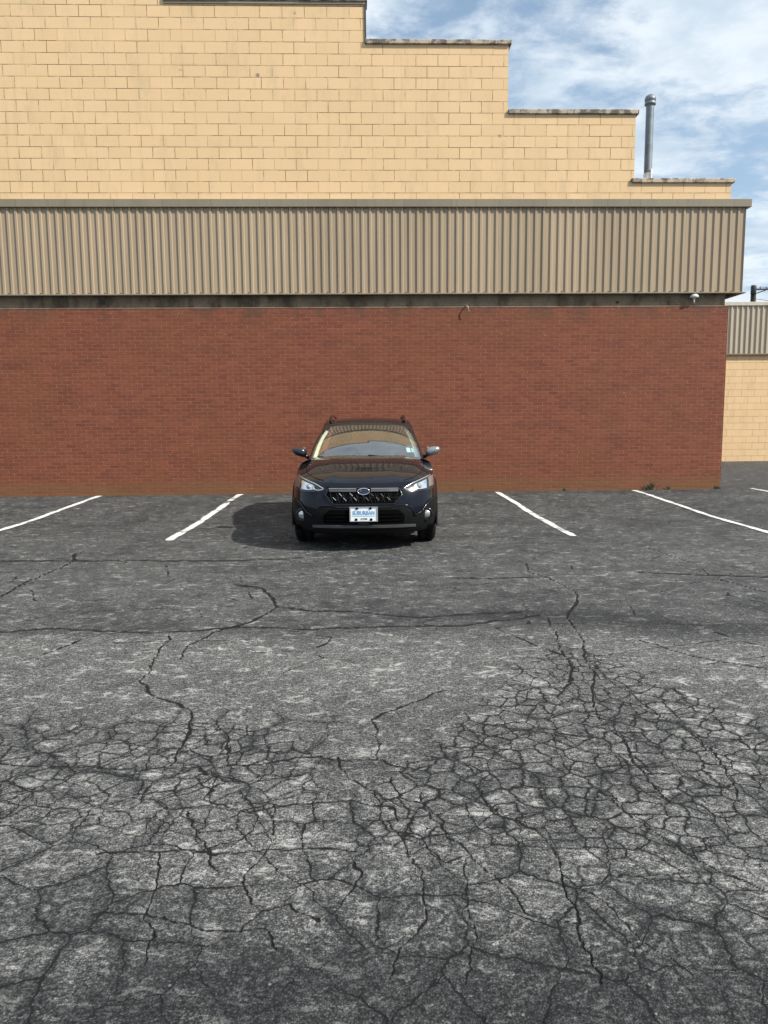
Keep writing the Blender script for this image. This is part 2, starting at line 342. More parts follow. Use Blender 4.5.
def build_ground():
    u = np.concatenate([[-45, -22, -12, -7, -4, -2.6, -1.8, -1.3], np.linspace(-1.0, -.62, 50)[:-1], np.linspace(-.62, .62, 860), np.linspace(.62, 1.0, 50)[1:],
                        [1.3, 1.8, 2.6, 4, 7, 12, 22, 45]])
    # rows: spacing follows distance (finer detail close by)
    dep = np.arctan(CAM_H/1.45); rows = []
    a = dep
    while True:
        d = CAM_H/math.tan(a); rows.append(d)
        if d > 17: break
        a -= 1.25/770*(1 if d < 12 else 1.5)
    rows = [-60, -30, -12, -5, -2, -.5, .4, .9, 1.2, 1.32] + rows + [18.5, 20, 22, 25, 30, 40, 60, 110, 250, 700, 2500]
    d = np.array(rows)
    W = np.maximum(d, 1.3)
    X = (u[None, :]*W[:, None]); Y = np.repeat(d[:, None], len(u), 1)
    nr, nc = X.shape; x = X.ravel(); y = Y.ravel(); n = len(x)
    z = ground_z(x, y)
    near = (y > 1.2) & (y < 16) & (np.abs(x) < np.maximum(y, 1.3)*1.01)
    xn, yn = x[near], y[near]
    wx = fbm(xn*5, yn*5, 3, 4)*.040+fbm(xn*28, yn*28, 11, 3)*.012; wy = fbm(xn*5, yn*5, 23, 4)*.040+fbm(xn*28, yn*28, 31, 3)*.012
    ax, ay = xn+wx, yn+wy
    G = lambda cx, cy, rx, ry: np.exp(-(((xn-cx)/rx)**2+((yn-cy)/ry)**2))
    nz = fbm(xn*1.3, yn*1.3, 77, 4)
    # where the surface is alligatored
    allig = sstep(yn, 4.7, 3.3)*sstep(-xn, -.35, 1.0)*.85 + sstep(yn-(4.9-1.5*np.abs(xn-1.15)), .45, -.45)*sstep(xn, -.5, .25) + .9*G(1.2, 4.3, .45, .8)
    allig = np.clip(allig+nz*.22, 0, 1)*(.66+.34*sstep(yn, 2.1, 2.9))
    far = np.clip(.40+nz*.55, 0, 1)*sstep(yn, 4.2, 5.4)*sstep(yn, 13, 9.5)*.55
    crack = np.zeros(len(xn)); rim = np.zeros(len(xn)); tone = np.zeros(len(xn))
    spx = yn*.00145; spy = (yn*yn+CAM_H**2)/CAM_H*.00163*np.where(yn > 12, 1.5, 1)   # local vertex spacing keeps far cracks resolved
    def addc(dd, wdt, s, mpx):
        nonlocal crack, rim
        hw = np.maximum(wdt*.5, .50*mpx); fade = np.clip(wdt/(.9*mpx), .75, 1)
        cp = np.clip(1.15-dd/(hw*1.7), 0, 1)*s*fade
        crack = np.maximum(crack, cp); rim = np.maximum(rim, s*sstep(dd, hw*4.5+.012, hw*1.3)*(1-np.clip(cp, 0, 1)))
    dense = sstep(yn, 2.45, 3.0)*(.55+.45*sstep(fbm(xn*.9, yn*.9, 91, 3), -.5, .3))*sstep(np.abs(xn-.9), 2.6, .6)+.45*sstep(yn, 2.6, 3.0)*sstep(xn, -.3, -.8)+.25*sstep(xn, .3, .9)
    dense = np.clip(dense, 0, 1)
    for wd, pl in CRACKS:
        dd, sp_ = seg_dist(ax, ay, pl, spx, spy)
        wvar = wd*(.40+1.0*vnoise(xn*9, yn*9, 67))
        addc(dd, wvar*.50, np.ones(len(xn)), sp_)
    # wear (pale aggregate) and dark (oil, old sealer) maps
    wear = .30+.42*sstep(yn, 6.0, 5.2)*sstep(yn, 3.3, 4.6)+.20*G(-.9, 2.9, 1.0, .35)+.14*G(.1, 2.7, .8, .35)+.12*G(1.7, 3.2, .9, .5)+.30*np.exp(-((yn-3.25)/.45)**2)*np.clip(.35+1.5*fbm(xn*1.7, yn*2.6, 555, 4), 0, 1)+.22*np.exp(-((yn-2.6)/.3)**2)*np.clip(.2+1.5*fbm(xn*2.2, yn*3, 565, 4), 0, 1)
    wear += .18*G(2.2, 5.0, 1.5, .6)+.16*G(-.2, 4.7, 1.2, .5)
    wear *= (1-.30*sstep(yn, 8.0, 10.8)); wear += .06*sstep(yn, 6, 6.6); wear -= .22*sstep(yn, 2.25, 1.95)
    wear += fbm(xn*1.6, yn*2.4, 201, 5, .6)*.30+fbm(xn*6, yn*9, 211, 4, .6)*.22
    dk = 1.1*np.exp(-((yn-(6.02-.28*np.maximum(xn-1.2, 0)+.05*fbm(xn*2, yn*0, 9, 3)))/(.13+.10*G(1.3, 6, .8, 9)+.12*G(2.2, 5.9, .8, 9)))**2)*sstep(xn, -.1, .9)
    dk += .62*np.exp(-((yn-5.68-.05*fbm(xn*1.5, yn*0, 12, 3))/(.10+.10*vnoise(xn*.8, yn*0, 13)))**2)*sstep(xn, .9, -.3)
    dk += .4*np.exp(-((yn-8.5)/.12)**2)*sstep(xn, -1, -2)+.3*np.exp(-((yn-6.4-.25*xn)/.2)**2)*sstep(xn, .5, 1.5)
    dk += .35*G(1.25, 4.4, .22, 1.2)+.35*G(2.7, 5.35, 1.0, .2)+.18*G(.9, 3.1, .8, .35)+.2*G(.15, 3.35, .6, .28)+.2*G(-2.0, 3.8, .8, .35)+.25*G(-1.0, 2.45, .8, .3)
    dk += .16*sstep(yn, 9.8, 12.5)+.35*sstep(yn, 14.3, 15.0)+.5*sstep(yn, 2.15, 1.9)
    dk += .15*sstep(yn, 2.7, 2.1)
    dk += fbm(xn*2.1, yn*2.6, 301, 6, .72)*.34
    for (ox, oy, orr) in ((-.3, 11.6, .4), (3.6, 11.2, .3), (2.1, 9.0, .12), (-3.9, 11.4, .35)): dk += .35*G(ox, oy, orr, orr)
    hgt = fbm(xn*.8, yn*.8, 401, 3)*.006+fbm(xn*9, yn*9, 411, 4, .55)*.0022
    rough_strip = sstep(yn, 2.15, 1.9)
    hgt += rough_strip*fbm(xn*38, yn*38, 421, 3, .6)*.004
    zn = z[near]+hgt*sstep(yn, 14.8, 13.5)-.006*np.clip(crack, 0, 1)
    z[near] = zn
    full = lambda a, dflt: (lambda o: (o.__setitem__(near, np.clip(a, 0, 1)), o)[1])(np.full(n, dflt, np.float32))
    A = {'crack': full(crack, 0), 'rim': full(rim, 0), 'wear': full(wear, .25), 'dark': full(dk, .2), 'allig': full(allig, 0), 'far': full(far, 0), 'dense': full(dense, 0)}
    me = bpy.data.meshes.new('parking_lot')
    me.vertices.add(n); me.vertices.foreach_set('co', np.stack([x, y, z], 1).astype(np.float32).ravel())
    i = np.arange(nr-1)[:, None]*nc+np.arange(nc-1)[None, :]
    q = np.stack([i, i+1, i+nc+1, i+nc], -1).reshape(-1, 4)
    me.loops.add(q.size); me.loops.foreach_set('vertex_index', q.ravel().astype(np.int32))
    me.polygons.add(len(q)); me.polygons.foreach_set('loop_start', (np.arange(len(q))*4).astype(np.int32))
    me.polygons.foreach_set('use_smooth', np.ones(len(q), bool))
    me.update(calc_edges=True)
    for k, a in A.items():
        at = me.attributes.new(k, 'FLOAT', 'POINT'); at.data.foreach_set('value', a.astype(np.float32))
    me.materials.append(asphalt_material())
    o = bpy.data.objects.new('parking_lot', me); COL.objects.link(o); o['kind'] = 'structure'
    return o
build_ground()

# painted stall lines: worn edges
def paint_material():
    m, t, b = mat('worn_white_paint')
    pos = t.node('ShaderNodeTexCoord').outputs['Object']
    n = t.noise(pos, 22, 6, .75); n2 = t.noise(pos, 3.0, 4, .6); edge = t.node('ShaderNodeAttribute', attribute_name='edge').outputs['Fac']
    c = t.mix(t.ramp(n, .3, .7), (.62, .62, .59), (.82, .82, .79))
    t.put(b.inputs['Base Color'], t.mix(t.ramp(n2, .45, .75, 0, .25), c, (.40, .40, .38))); b.inputs['Roughness'].default_value = .75
    n3 = t.noise(pos, 75, 3, .75)
    wearv = t.m('ADD', t.m('ADD', t.m('MULTIPLY', n, .45), t.m('MULTIPLY', n3, .25)), t.m('ADD', t.m('MULTIPLY', n2, .4), t.m('MULTIPLY', edge, .14)))
    al = t.ramp(wearv, .625, .585)
    t.put(b.inputs['Alpha'], al)
    t.put(b.inputs['Normal'], t.bump(t.noise(pos, 90, 3, .7), .5, .003))
    return m
PAINT = paint_material()
def stall_line(x0, x1, y0, y1, wd, nm='parking_line'):
    n = 60; V = []; F = []; E = []
    for i in range(n+1):
        q = i/n; y = y0+(y1-y0)*q; xc = x0+(x1-x0)*q+.006*math.sin(q*17+x0)
        for k, e in ((-1, 1), (-.55, 0), (.55, 0), (1, 1)):
            V.append((xc+k*wd*.5, y, float(ground_z(np.array(x0), np.array(y)))+.0085)); E.append(e)
    for i in range(n):
        for k in range(3): F.append((i*4+k, i*4+k+1, i*4+k+5, i*4+k+4))
    me = bpy.data.meshes.new(nm); me.from_pydata(V, [], F); me.materials.append(PAINT)
    a = me.attributes.new('edge', 'FLOAT', 'POINT'); a.data.foreach_set('value', E)
    o = bpy.data.objects.new(nm, me); COL.objects.link(o); o['kind'] = 'structure'; return o
stall_line(-5.47, -5.50, 9.9, 14.85, .125)
stall_line(-2.79, -2.80, 9.85, 14.95, .14)
stall_line(2.48, 2.21, 9.95, 15.0, .13)
stall_line(5.12, 4.92, 9.9, 15.1, .12)
stall_line(7.75, 7.33, 10.0, 15.3, .105)

# ------------------------------------------------------------------ building materials
def brick_like(name, bw, rh, ms, offx, offz, c1, c2, cm, bump=.7, off=.5):
    m, t, b = mat(name)
    pos = t.node('ShaderNodeTexCoord').outputs['Object']
    s = t.node('ShaderNodeSeparateXYZ'); t.put(s.inputs[0], pos)
    cv = t.node('ShaderNodeCombineXYZ'); t.put(cv.inputs[0], t.m('ADD', t.m('ADD', s.outputs[0], s.outputs[1]), offx)); t.put(cv.inputs[1], t.m('ADD', s.outputs[2], offz))
    br = t.node('ShaderNodeTexBrick', offset=off, I={'Scale': 1.0, 'Mortar Size': ms, 'Mortar Smooth': .25, 'Bias': 0.0, 'Brick Width': bw, 'Row Height': rh,
                'Color1': (*c1, 1), 'Color2': (*c2, 1), 'Mortar': (*cm, 1)})
    wn = t.noise(pos, 9, 3, .5, col=True); vm = t.node('ShaderNodeVectorMath', operation='MULTIPLY_ADD')
    t.put(vm.inputs[0], wn); vm.inputs[1].default_value = (.006, .006, 0); t.put(vm.inputs[2], cv.outputs[0]); t.put(br.inputs['Vector'], vm.outputs[0])
    return m, t, b, pos, br, s
def make_brick():
    m, t, b, pos, br, s = brick_like('red_brick', .2032, .0677, .0068, 0.03, 0.0, (.245, .072, .038), (.175, .050, .029), (.27, .12, .072))
    c = br.outputs['Color']; f = br.outputs['Fac']
    big = t.noise(pos, .8, 5, .6); row = t.noise(t.vec(pos, (.5, .5, 9)), 1.0, 4, .6); fine = t.noise(pos, 45, 4, .7); md = t.noise(pos, 6, 5, .65)
    c = t.mix(t.ramp(big, .38, .66, 0, .55), c, (.20, .072, .032))
    c = t.mix(t.ramp(t.noise(t.vec(pos, (1, 1, 3), (3, 0, 8)), 1.1, 5, .7), .48, .68, 0, .5), c, (.12, .038, .026))
    c = t.mix(t.ramp(row, .52, .72, 0, .3), c, (.12, .038, .026))
    sh = t.ramp(t.m('FRACT', t.m('DIVIDE', s.outputs[2], .0677)), .80, .97, 0, .45)  # shadow of the raked bed joints, painted as a dark line per course
    c = t.mix(sh, c, (.075, .026, .019))
    c = t.mix(t.ramp(md, .55, .75, 0, .30), c, (.26, .10, .055))
    # mortar nearly washed over in places, pale in others
    c = t.mix(t.m('MULTIPLY', f, t.ramp(md, .35, .65, .25, .9)), c, (.30, .145, .092))
    # damp green/ochre dirt along the foot of the wall, broken up
    foot = t.m('MULTIPLY', t.ramp(t.m('ADD', s.outputs[2], t.m('MULTIPLY', md, .35)), .62, .34), t.ramp(row, .35, .6, .25, .8))
    c = t.mix(foot, c, (.19, .105, .045))
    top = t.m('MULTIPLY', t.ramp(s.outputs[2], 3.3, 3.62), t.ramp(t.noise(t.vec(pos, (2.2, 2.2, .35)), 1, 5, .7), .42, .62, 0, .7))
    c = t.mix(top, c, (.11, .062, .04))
    # scattered pale chips
    vo = t.node('ShaderNodeTexVoronoi', feature='F1', I={'Scale': 7.0}); t.put(vo.inputs['Vector'], t.vec(pos, (1, 1, 2.2)))
    sc = t.node('ShaderNodeSeparateColor'); t.put(sc.inputs[0], vo.outputs['Color'])
    chip = t.m('MULTIPLY', t.ramp(sc.outputs[0], .90, .92), t.ramp(vo.outputs['Distance'], .16, .08))
    c = t.mix(t.m('MULTIPLY', chip, .55), c, (.42, .30, .22))
    c = t.mix(t.ramp(fine, .3, .7, .25, 0), c, (.06, .022, .016))
    t.put(b.inputs['Base Color'], c); b.inputs['Roughness'].default_value = .8; b.inputs['Specular IOR Level'].default_value = .3
    h = t.m('ADD', t.m('MULTIPLY', f, -1.0), t.m('MULTIPLY', fine, .35))
    h = t.m('ADD', h, t.m('MULTIPLY', t.noise(t.vec(pos, (5, 5, 14.8)), 1, 1), .5))
    t.put(b.inputs['Normal'], t.bump(h, .9, .010))
    return m
def make_cmu(name='painted_block', ms=.0056):
    m, t, b, pos, br, s = brick_like(name, .4064, .2032, ms, .156, -.0408, (.76, .535, .305), (.715, .50, .28), (.64, .44, .235))
    f = br.outputs['Fac']; c = br.outputs['Color']
    big = t.noise(pos, .5, 5, .6); fine = t.noise(pos, 26, 5, .75); md = t.noise(pos, 3.2, 5, .65)
    c = t.mix(t.ramp(big, .35, .7, 0, .30), c, (.62, .455, .245))
    c = t.mix(t.ramp(md, .5, .78, 0, .22), c, (.78, .60, .36))
    c = t.mix(t.ramp(fine, .56, .78, 0, .35), c, (.52, .37, .20))
    jd = t.ramp(t.noise(pos, 1.6, 6, .72), .42, .60)       # joints open and dark in patches
    jn = t.ramp(fine, .25, .55)
    c = t.mix(t.m('MULTIPLY', f, t.m('MULTIPLY', t.ramp(t.m('MULTIPLY', jd, jn), 0, .8, .10, 1.0), 1.0)), c, (.17, .10, .05))
    st = t.ramp(t.noise(t.vec(pos, (1.5, 1.5, .6)), 1.6, 6, .7), .50, .70, 0, .40)
    c = t.mix(st, c, (.50, .37, .21))
    pk = t.m('MULTIPLY', t.ramp(t.noise(pos, 38, 5, .8), .60, .68), t.ramp(t.noise(pos, 2.2, 4, .6), .48, .62))
    c = t.mix(t.m('MULTIPLY', pk, .55), c, (.36, .26, .15))
    # spalls
    vo = t.node('ShaderNodeTexVoronoi', feature='F1', I={'Scale': 1.9}); t.put(vo.inputs['Vector'], pos)
    sc = t.node('ShaderNodeSeparateColor'); t.put(sc.inputs[0], vo.outputs['Color'])
    hole = t.m('MULTIPLY', t.ramp(sc.outputs[1], .72, .74), t.ramp(t.m('ADD', vo.outputs['Distance'], t.m('MULTIPLY', fine, .12)), .15, .10))
    c = t.mix(t.m('MULTIPLY', hole, .8), c, (.20, .17, .13))
    dr = t.ramp(t.noise(t.vec(pos, (5.5, 5.5, .35)), 1.0, 6, .72), .53, .74, 0, .32)
    c = t.mix(dr, c, (.43, .31, .18))
    t.put(b.inputs['Base Color'], c); b.inputs['Roughness'].default_value = .75; b.inputs['Specular IOR Level'].default_value = .3
    h = t.m('ADD', t.m('MULTIPLY', f, -1.6), t.m('MULTIPLY', fine, .75)); h = t.m('ADD', h, t.m('MULTIPLY', t.noise(pos, 80, 3, .7), .4)); h = t.m('SUBTRACT', h, hole)
    t.put(b.inputs['Normal'], t.bump(h, .9, .008))
    return m
BRICK, CMU = make_brick(), make_cmu()
def make_concrete(name, c1, c2, stain, lo=.4, hi=.65, sx=(1.2, 1.2, .6)):
    m, t, b = mat(name); pos = t.node('ShaderNodeTexCoord').outputs['Object']
    a = t.noise(pos, 5, 6, .7); s = t.noise(t.vec(pos, sx), 2.0, 7, .7); f = t.noise(pos, 60, 4, .7)
    c = t.mix(t.ramp(a, .3, .7), c1, c2); c = t.mix(t.ramp(s, lo, hi, 0, .9), c, stain); c = t.mix(t.ramp(f, .3, .7, .25, 0), c, stain)
    t.put(b.inputs['Base Color'], c); b.inputs['Roughness'].default_value = .85
    t.put(b.inputs['Normal'], t.bump(t.m('ADD', a, t.m('MULTIPLY', f, .5)), .5, .006)); return m
BEAM = make_concrete('stained_concrete_beam', (.20, .150, .095), (.28, .22, .145), (.07, .048, .030), .42, .62)
COPE = make_concrete('weathered_coping', (.44, .37, .28), (.56, .48, .37), (.085, .068, .05), .42, .58, (3, 3, 3))
def make_metal(name, base, dirt):
    m, t, b = mat(name); pos = t.node('ShaderNodeTexCoord').outputs['Object']
    a = t.noise(t.vec(pos, (3.2, 3.2, .5)), 1, 5, .6); f = t.noise(pos, 30, 4, .7); pn = t.noise(t.vec(pos, (.9, .9, .05)), 1, 2, .5)
    c = t.mix(t.ramp(a, .35, .7, 0, .35), base, dirt); c = t.mix(t.ramp(pn, .4, .62, 0, .25), c, tuple(q*1.22 for q in base))
    c = t.mix(t.ramp(f, .62, .8, 0, .3), c, dirt)
    sx = t.node('ShaderNodeSeparateXYZ'); t.put(sx.inputs[0], pos)
    wn = t.node('ShaderNodeTexWhiteNoise', noise_dimensions='1D'); t.put(wn.inputs['W'], t.m('FLOOR', t.m('DIVIDE', t.m('ADD', sx.outputs[0], 13.0), .894)))
    c = t.mix(t.m('MULTIPLY', wn.outputs['Value'], .28), c, dirt)
    lapm = t.m('FRACT', t.m('DIVIDE', t.m('ADD', sx.outputs[0], 13.0), .894)); lap = t.ramp(lapm, .012, .006, 0, .5)
    c = t.mix(lap, c, tuple(q*.45 for q in dirt))
    run = t.m('MULTIPLY', t.ramp(t.noise(t.vec(pos, (14, 14, .35)), 1, 4, .7), .58, .72, 0, .4), 1.0); c = t.mix(run, c, tuple(q*.8 for q in dirt))
    t.put(b.inputs['Base Color'], c); t.put(b.inputs['Roughness'], t.ramp(a, .3, .7, .42, .6)); b.inputs['Specular IOR Level'].default_value = .45
    t.put(b.inputs['Normal'], t.bump(t.noise(t.vec(pos, (5, 5, 1.2)), 1, 3), .12, .01)); return m
CLAD = make_metal('tan_ribbed_metal', (.385, .298, .198), (.25, .19, .125))
TRIM = make_metal('taupe_metal_trim', (.25, .215, .15), (.15, .125, .09))
FARCLAD = make_metal('pale_ribbed_metal', (.46, .40, .31), (.32, .27, .2))
TAR = plain('roof_membrane', (.12, .12, .12), .9)
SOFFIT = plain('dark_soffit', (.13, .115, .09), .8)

def ribbed(mb, x0, x1, y, z0, z1, pitch=.149, depth=.022, side=None):
    """ribbed sheet standing proud of plane y (towards -y); narrow ribs, wide pans"""
    prof = []; x = x0; k = 0
    while x < x1-.01:
        for dx, dy in ((0, 0), (.088, 0), (.100, -depth), (.137, -depth)):
            if x+dx < x1: prof.append((x+dx, y+dy))
        x += pitch
    prof.append((x1, y))
    mb.grid([[(a, b, z0) for a, b in prof], [(a, b, z1) for a, b in prof]], smooth=False)
    return prof

# ------------------------------------------------------------------ main building (local x along the wall, y into it)
TH = R(1.65)
bld = thing('commercial_building', 'long building with red brick ground wall, tan ribbed metal fascia and stepped yellow block parapet', 'building', (0, 15.08, 0), TH)
XL = -13.0; XR = 6.705
MB().box(XL, XR, 0, 11.0, -.3, 3.635).build('brick_wall', BRICK, bld)
beam = MB().box(XL+.05, XR-.055, .055, 10.9, 3.636, 3.93).build('concrete_beam', BEAM, bld)
# thin mortar ledge on the top course
MB().box(XL, XR-.01, -.006, .05, 3.628, 3.645).build('ledge', make_concrete('ledge_mortar', (.26, .17, .12), (.34, .25, .19), (.14, .08, .06)), bld)
cl = MB(); FY = -.055
ribbed(cl, XL, XR+.225, FY, 3.885, 5.50)
# ribbed return down the right hand side
zs = [(XR+.225, FY)]; yy = FY
prof = []
while yy < 10.8:
    for d_, o_ in ((0, 0), (.088, 0), (.1, .038), (.137, .038)): prof.append((XR+.228+o_, yy+d_+.02))
    yy += .149
cl.grid([[(a, b, 3.885) for a, b in prof], [(a, b, 5.50) for a, b in prof]], smooth=False)
clo = cl.build('ribbed_fascia', CLAD, bld, fixn=False)
cap = MB().box(XL, XR+.30, FY-.062, FY-.002, 5.448, 5.592, .006).box(XL, XR+.30, FY+.001, .3, 5.50, 5.588)
cap.box(XR+.235, XR+.30, FY+.002, 10.8, 5.449, 5.590)
cap.build('fascia_cap', TRIM, bld)
MB().box(XL, XR+.272, FY-.046, FY-.001, 3.862, 3.886, .004).box(XR+.232, XR+.272, FY+.002, 10.8, 3.863, 3.886).build('drip_trim', TRIM, bld)
# fastener heads along the bottom of the fascia
x = -7.6; FM = plain('dark_fastener', (.05, .045, .04), .6); f0 = None
while x < XR+.2:
    if f0 is None: f0 = MB().lathe([(.0, -.012), (.011, -.010), (.011, .0)], (0, 0, 0), 'y', 8).build('fastener', FM, bld)
    else: f0 = f0.copy(); COL.objects.link(f0)
    f0.location = (XL+.149*round((x-XL)/.149)+.044, FY, 3.905); x += .298
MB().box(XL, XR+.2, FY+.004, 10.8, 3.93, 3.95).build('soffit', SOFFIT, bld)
MB().box(XL, XR+.15, .35, 10.8, 5.30, 5.36).build('roof', TAR, bld)
# stepped block wall
steps = [(-14.5, -3.92, 9.68), (-3.92, -.285, 9.055), (-.285, 2.365, 8.335), (2.365, 4.775, 7.13), (4.775, 6.645, 5.905)]
bw = MB()
for a, b_, zt in steps:
    bw.box(a, b_, 0.0, .25, 5.2, zt)
bwo = bw.build('block_wall', CMU, bld)
side = MB().box(6.35, 6.599, .251, 10.6, 5.3, 5.90); side.build('side_parapet', CMU, bld)
cr = random.Random(3)
for i, (a, b_, zt) in enumerate(steps):
    x = a-(0.0 if i == 0 else .055) if i == 4 else a+.002
    xe = b_+.055
    mb = MB(); x_ = x
    while x_ < xe-.02:                       # individual coping stones
        x2 = min(x_+1.22, xe); j = cr.uniform(-.004, .004)
        mb.box(x_+.003, x2-.003, -.045+j, .29, zt+.001+j*.5, zt+.082+j, .01); x_ = x2
    mb.build('coping', COPE, bld)
# flashing under the top steps
MB().box(-3.92, -.27, -.022, -.004, 9.01, 9.06).build('flashing', TRIM, bld)
MB().box(-.283, -.255, -.02, .27, 8.42, 9.14).build('corner_flashing', plain('dark_flashing', (.05, .045, .04), .6), bld)
# vent pipe behind the parapet
GALV = plain('galvanised_steel', (.17, .20, .22), .5, .35, noise=.2, nscale=5)
PX = 5.31
vp = MB().tube([(PX-.005, .75, 5.3), (PX, .75, 7.60)], .076, 20).tube([(PX, .75, 6.75), (PX, .75, 6.78)], .073, 20).build('vent_pipe', GALV, bld)
vc = MB().lathe([(0, .15), (.05, .145), (.09, .115), (.108, .07), (.108, .03), (.098, .02), (.098, .0), (.108, -.01), (.105, -.045), (.066, -.06)], (PX, .75, 7.63), 'z', 24)
vc.build('vent_cap', GALV, vp)
MB().tube([(PX, .75, 6.0), (PX, .75, 6.28), (PX, .75, 6.33)], [.09, .085, .07], 20).box(PX+.02, PX+.05, .64, .68, 6.02, 6.36).build('collar', plain('white_sealant', (.8, .8, .78), .6), vp)
# light under the fascia (white bowl on a stem)
WHT = plain('white_enamel', (.62, .62, .60), .35, noise=.05)
ly = -.02
lt = MB().lathe([(0, .055), (.05, .05), (.080, .02), (.083, -.005), (.07, -.018), (0, -.02)], (6.0, ly-.03, 3.80), 'z', 24).build('security_light', WHT, bld)
MB().tube([(6.0, ly-.03, 3.79), (6.0, ly-.03, 3.70)], [.022, .012], 10).build('lamp_stem', WHT, lt)
MB().tube([(6.0, .055, 3.83), (6.0, ly-.03, 3.845)], .016, 8).build('bracket', TRIM, lt)
MB().tube([(1.60, .06, 3.66), (1.61, -.05, 3.655), (1.625, -.085, 3.63), (1.64, -.09, 3.575), (1.645, -.08, 3.53)], [.010, .012, .012, .011, .007], 8).build('bent_conduit', plain('rusty_pale_pipe', (.36, .24, .17), .6), bld)
MB().box(-5.36, -5.27, .035, .056, 3.72, 3.80, .004).build('junction_box', plain('dark_box', (.03, .03, .03), .6), bld)
MB().box(4.52, 4.57, .03, .056, 3.70, 3.74, .004).build('junction_box', bpy.data.materials['dark_box'], bld)

# ------------------------------------------------------------------ neighbouring building on the right
D2 = 23.6
nb = thing('neighbouring_building', 'pale yellow block building with ribbed metal fascia beyond the right hand corner', 'building', (0, D2, 0), TH)
MB().box(5.0, 30, 0, 8, -.2, 3.40).build('block_wall', make_cmu('far_painted_block', .0032), nb)
c2 = MB(); ribbed(c2, 5.0, 30.4, -.06, 3.36, 4.80, .16, .035); c2.build('ribbed_fascia', FARCLAD, nb, fixn=False)
MB().box(5.0, 30.4, -.12, .15, 4.78, 4.89, .006).build('fascia_cap', plain('pale_trim', (.50, .46, .38), .5), nb)
MB().box(5.0, 30.4, -.10, -.062, 3.33, 3.361).build('drip_trim', TRIM, nb)
MB().box(5.0, 30, .15, 8, 4.60, 4.70).build('roof', TAR, nb)

# ------------------------------------------------------------------ utility pole far behind
WOOD = plain('weathered_wood', (.045, .042, .03), .85, noise=.3, nscale=4)
up_ = thing('utility_pole', 'dark wooden utility pole top rising behind the neighbouring building roof', 'utility pole', (21.12, 45, .08))
MB().tube([(0, 0, 0), (0, 0, 8.55)], [.20, .14], 12).build('pole', WOOD, up_)
MB().box(-.1, 1.05, -.20, -.10, 8.36, 8.44, .01).build('crossarm', WOOD, up_)
MB().tube([(.02, -.1, 8.15), (.45, -.13, 8.30), (.62, -.15, 8.36)], .03, 6).build('brace', WOOD, up_)
MB().lathe([(0, .30), (.13, .28), (.15, .22), (.15, -.2), (.12, -.24), (0, -.25)], (-.12, -.24, 8.33), 'z', 14).build('transformer', plain('dark_steel', (.03, .035, .035), .5), up_)
INS = plain('porcelain', (.10, .09, .08), .3)
for x in (.30, .66, .98):
    MB().lathe([(0, .12), (.035, .11), (.03, .07), (.05, .05), (.02, 0)], (x, -.15, 8.44), 'z', 10).build('insulator', INS, up_)
for k, (z0, yo) in enumerate(((8.54, 0), (8.54, .0), (7.9, .1))):
    x0 = (.30, .98, .05)[k]
    pts = [(x0+(24)*q, -.15+yo+7*q, z0-1.3*4*q*(1-q)*.4-.2*q) for q in [i/14 for i in range(15)]]
    MB().tube(pts, .014, 5, caps=False).build('wire', bpy.data.materials['dark_steel'], up_)

# ------------------------------------------------------------------ weeds along the wall foot
GRASS = plain('weed_green', (.05, .06, .025), .7, noise=.4, nscale=20)
DRY = plain('dry_stalk', (.24, .19, .09), .8, noise=.3, nscale=20)
def weed(x, y, h, n, lab, sd):
    rr = random.Random(sd); mb = MB()
    for i in range(n):
        a = rr.uniform(0, 6.28); l = h*rr.uniform(.5, 1.1); bx, by = rr.gauss(0, h*.35), rr.gauss(0, .012)
        tx, ty = bx+math.cos(a)*l*.5, by-abs(math.sin(a))*l*.35
        wd = rr.uniform(.004, .009); mb.cur = 1 if rr.random() < .3 else 0
        mx, my = (bx+tx)/2, (by+ty)/2
        mb.add([(bx-wd, by, 0), (bx+wd, by, 0), (mx+wd, my, l*.6), (mx-wd, my, l*.6), (tx, ty, l*.95)], [(0, 1, 2, 3), (3, 2, 4)])
    o = mb.build('weed', [GRASS, DRY], None, (x, y, float(ground_z(np.array(x), np.array(y)))), fixn=False)
    tag(o, lab, 'weed', 'weeds at the foot of the brick wall'); return o
def wy(x): return 15.08+x*math.tan(TH)-.03
weed(5.28, wy(5.28), .16, 60, 'largest green weed tuft at the brick wall foot, beside the right stall line', 1)
weed(5.62, wy(5.62), .07, 30, 'small low weed just right of the largest tuft by the brick wall', 2)
weed(6.62, wy(6.62), .08, 34, 'small weed at the right corner of the brick wall', 3)
weed(3.55, wy(3.55), .06, 26, 'thin short weed at the wall foot between the two right stall lines', 4)
weed(1.75, wy(1.75), .05, 22, 'tiny weed at the wall foot just left of the stall line right of the car', 5)

# ------------------------------------------------------------------ THE CAR
def paint_mat():
    m, t, b = mat('dark_blue_black_paint')
    pos = t.node('ShaderNodeTexCoord').outputs['Object']
    fl = t.noise(pos, 900, 2, .5); lw = t.node('ShaderNodeLayerWeight', I={'Blend': .35}).outputs['Facing']
    c = t.mix(lw, (.004, .0055, .012), (.002, .003, .006)); c = t.mix(t.ramp(fl, .55, .75, 0, .35), c, (.012, .015, .028))
    t.put(b.inputs['Base Color'], c); b.inputs['Metallic'].default_value = 0; b.inputs['Specular IOR Level'].default_value = .05
    t.put(b.inputs['Roughness'], t.ramp(t.noise(pos, 3, 4), .3, .7, .24, .34))
    b.inputs['Coat Weight'].default_value = 1; t.put(b.inputs['Coat Roughness'], t.ramp(t.noise(pos, 9, 5, .7), .4, .75, .015, .06)); b.inputs['Coat IOR'].default_value = 1.34
    return m
PNT = paint_mat()
MIR_GLINT = plain('sun_glint_mirror_cap', (.36, .36, .36), .38, .9)  # sun glint on the right mirror, put into its colour as bright metal
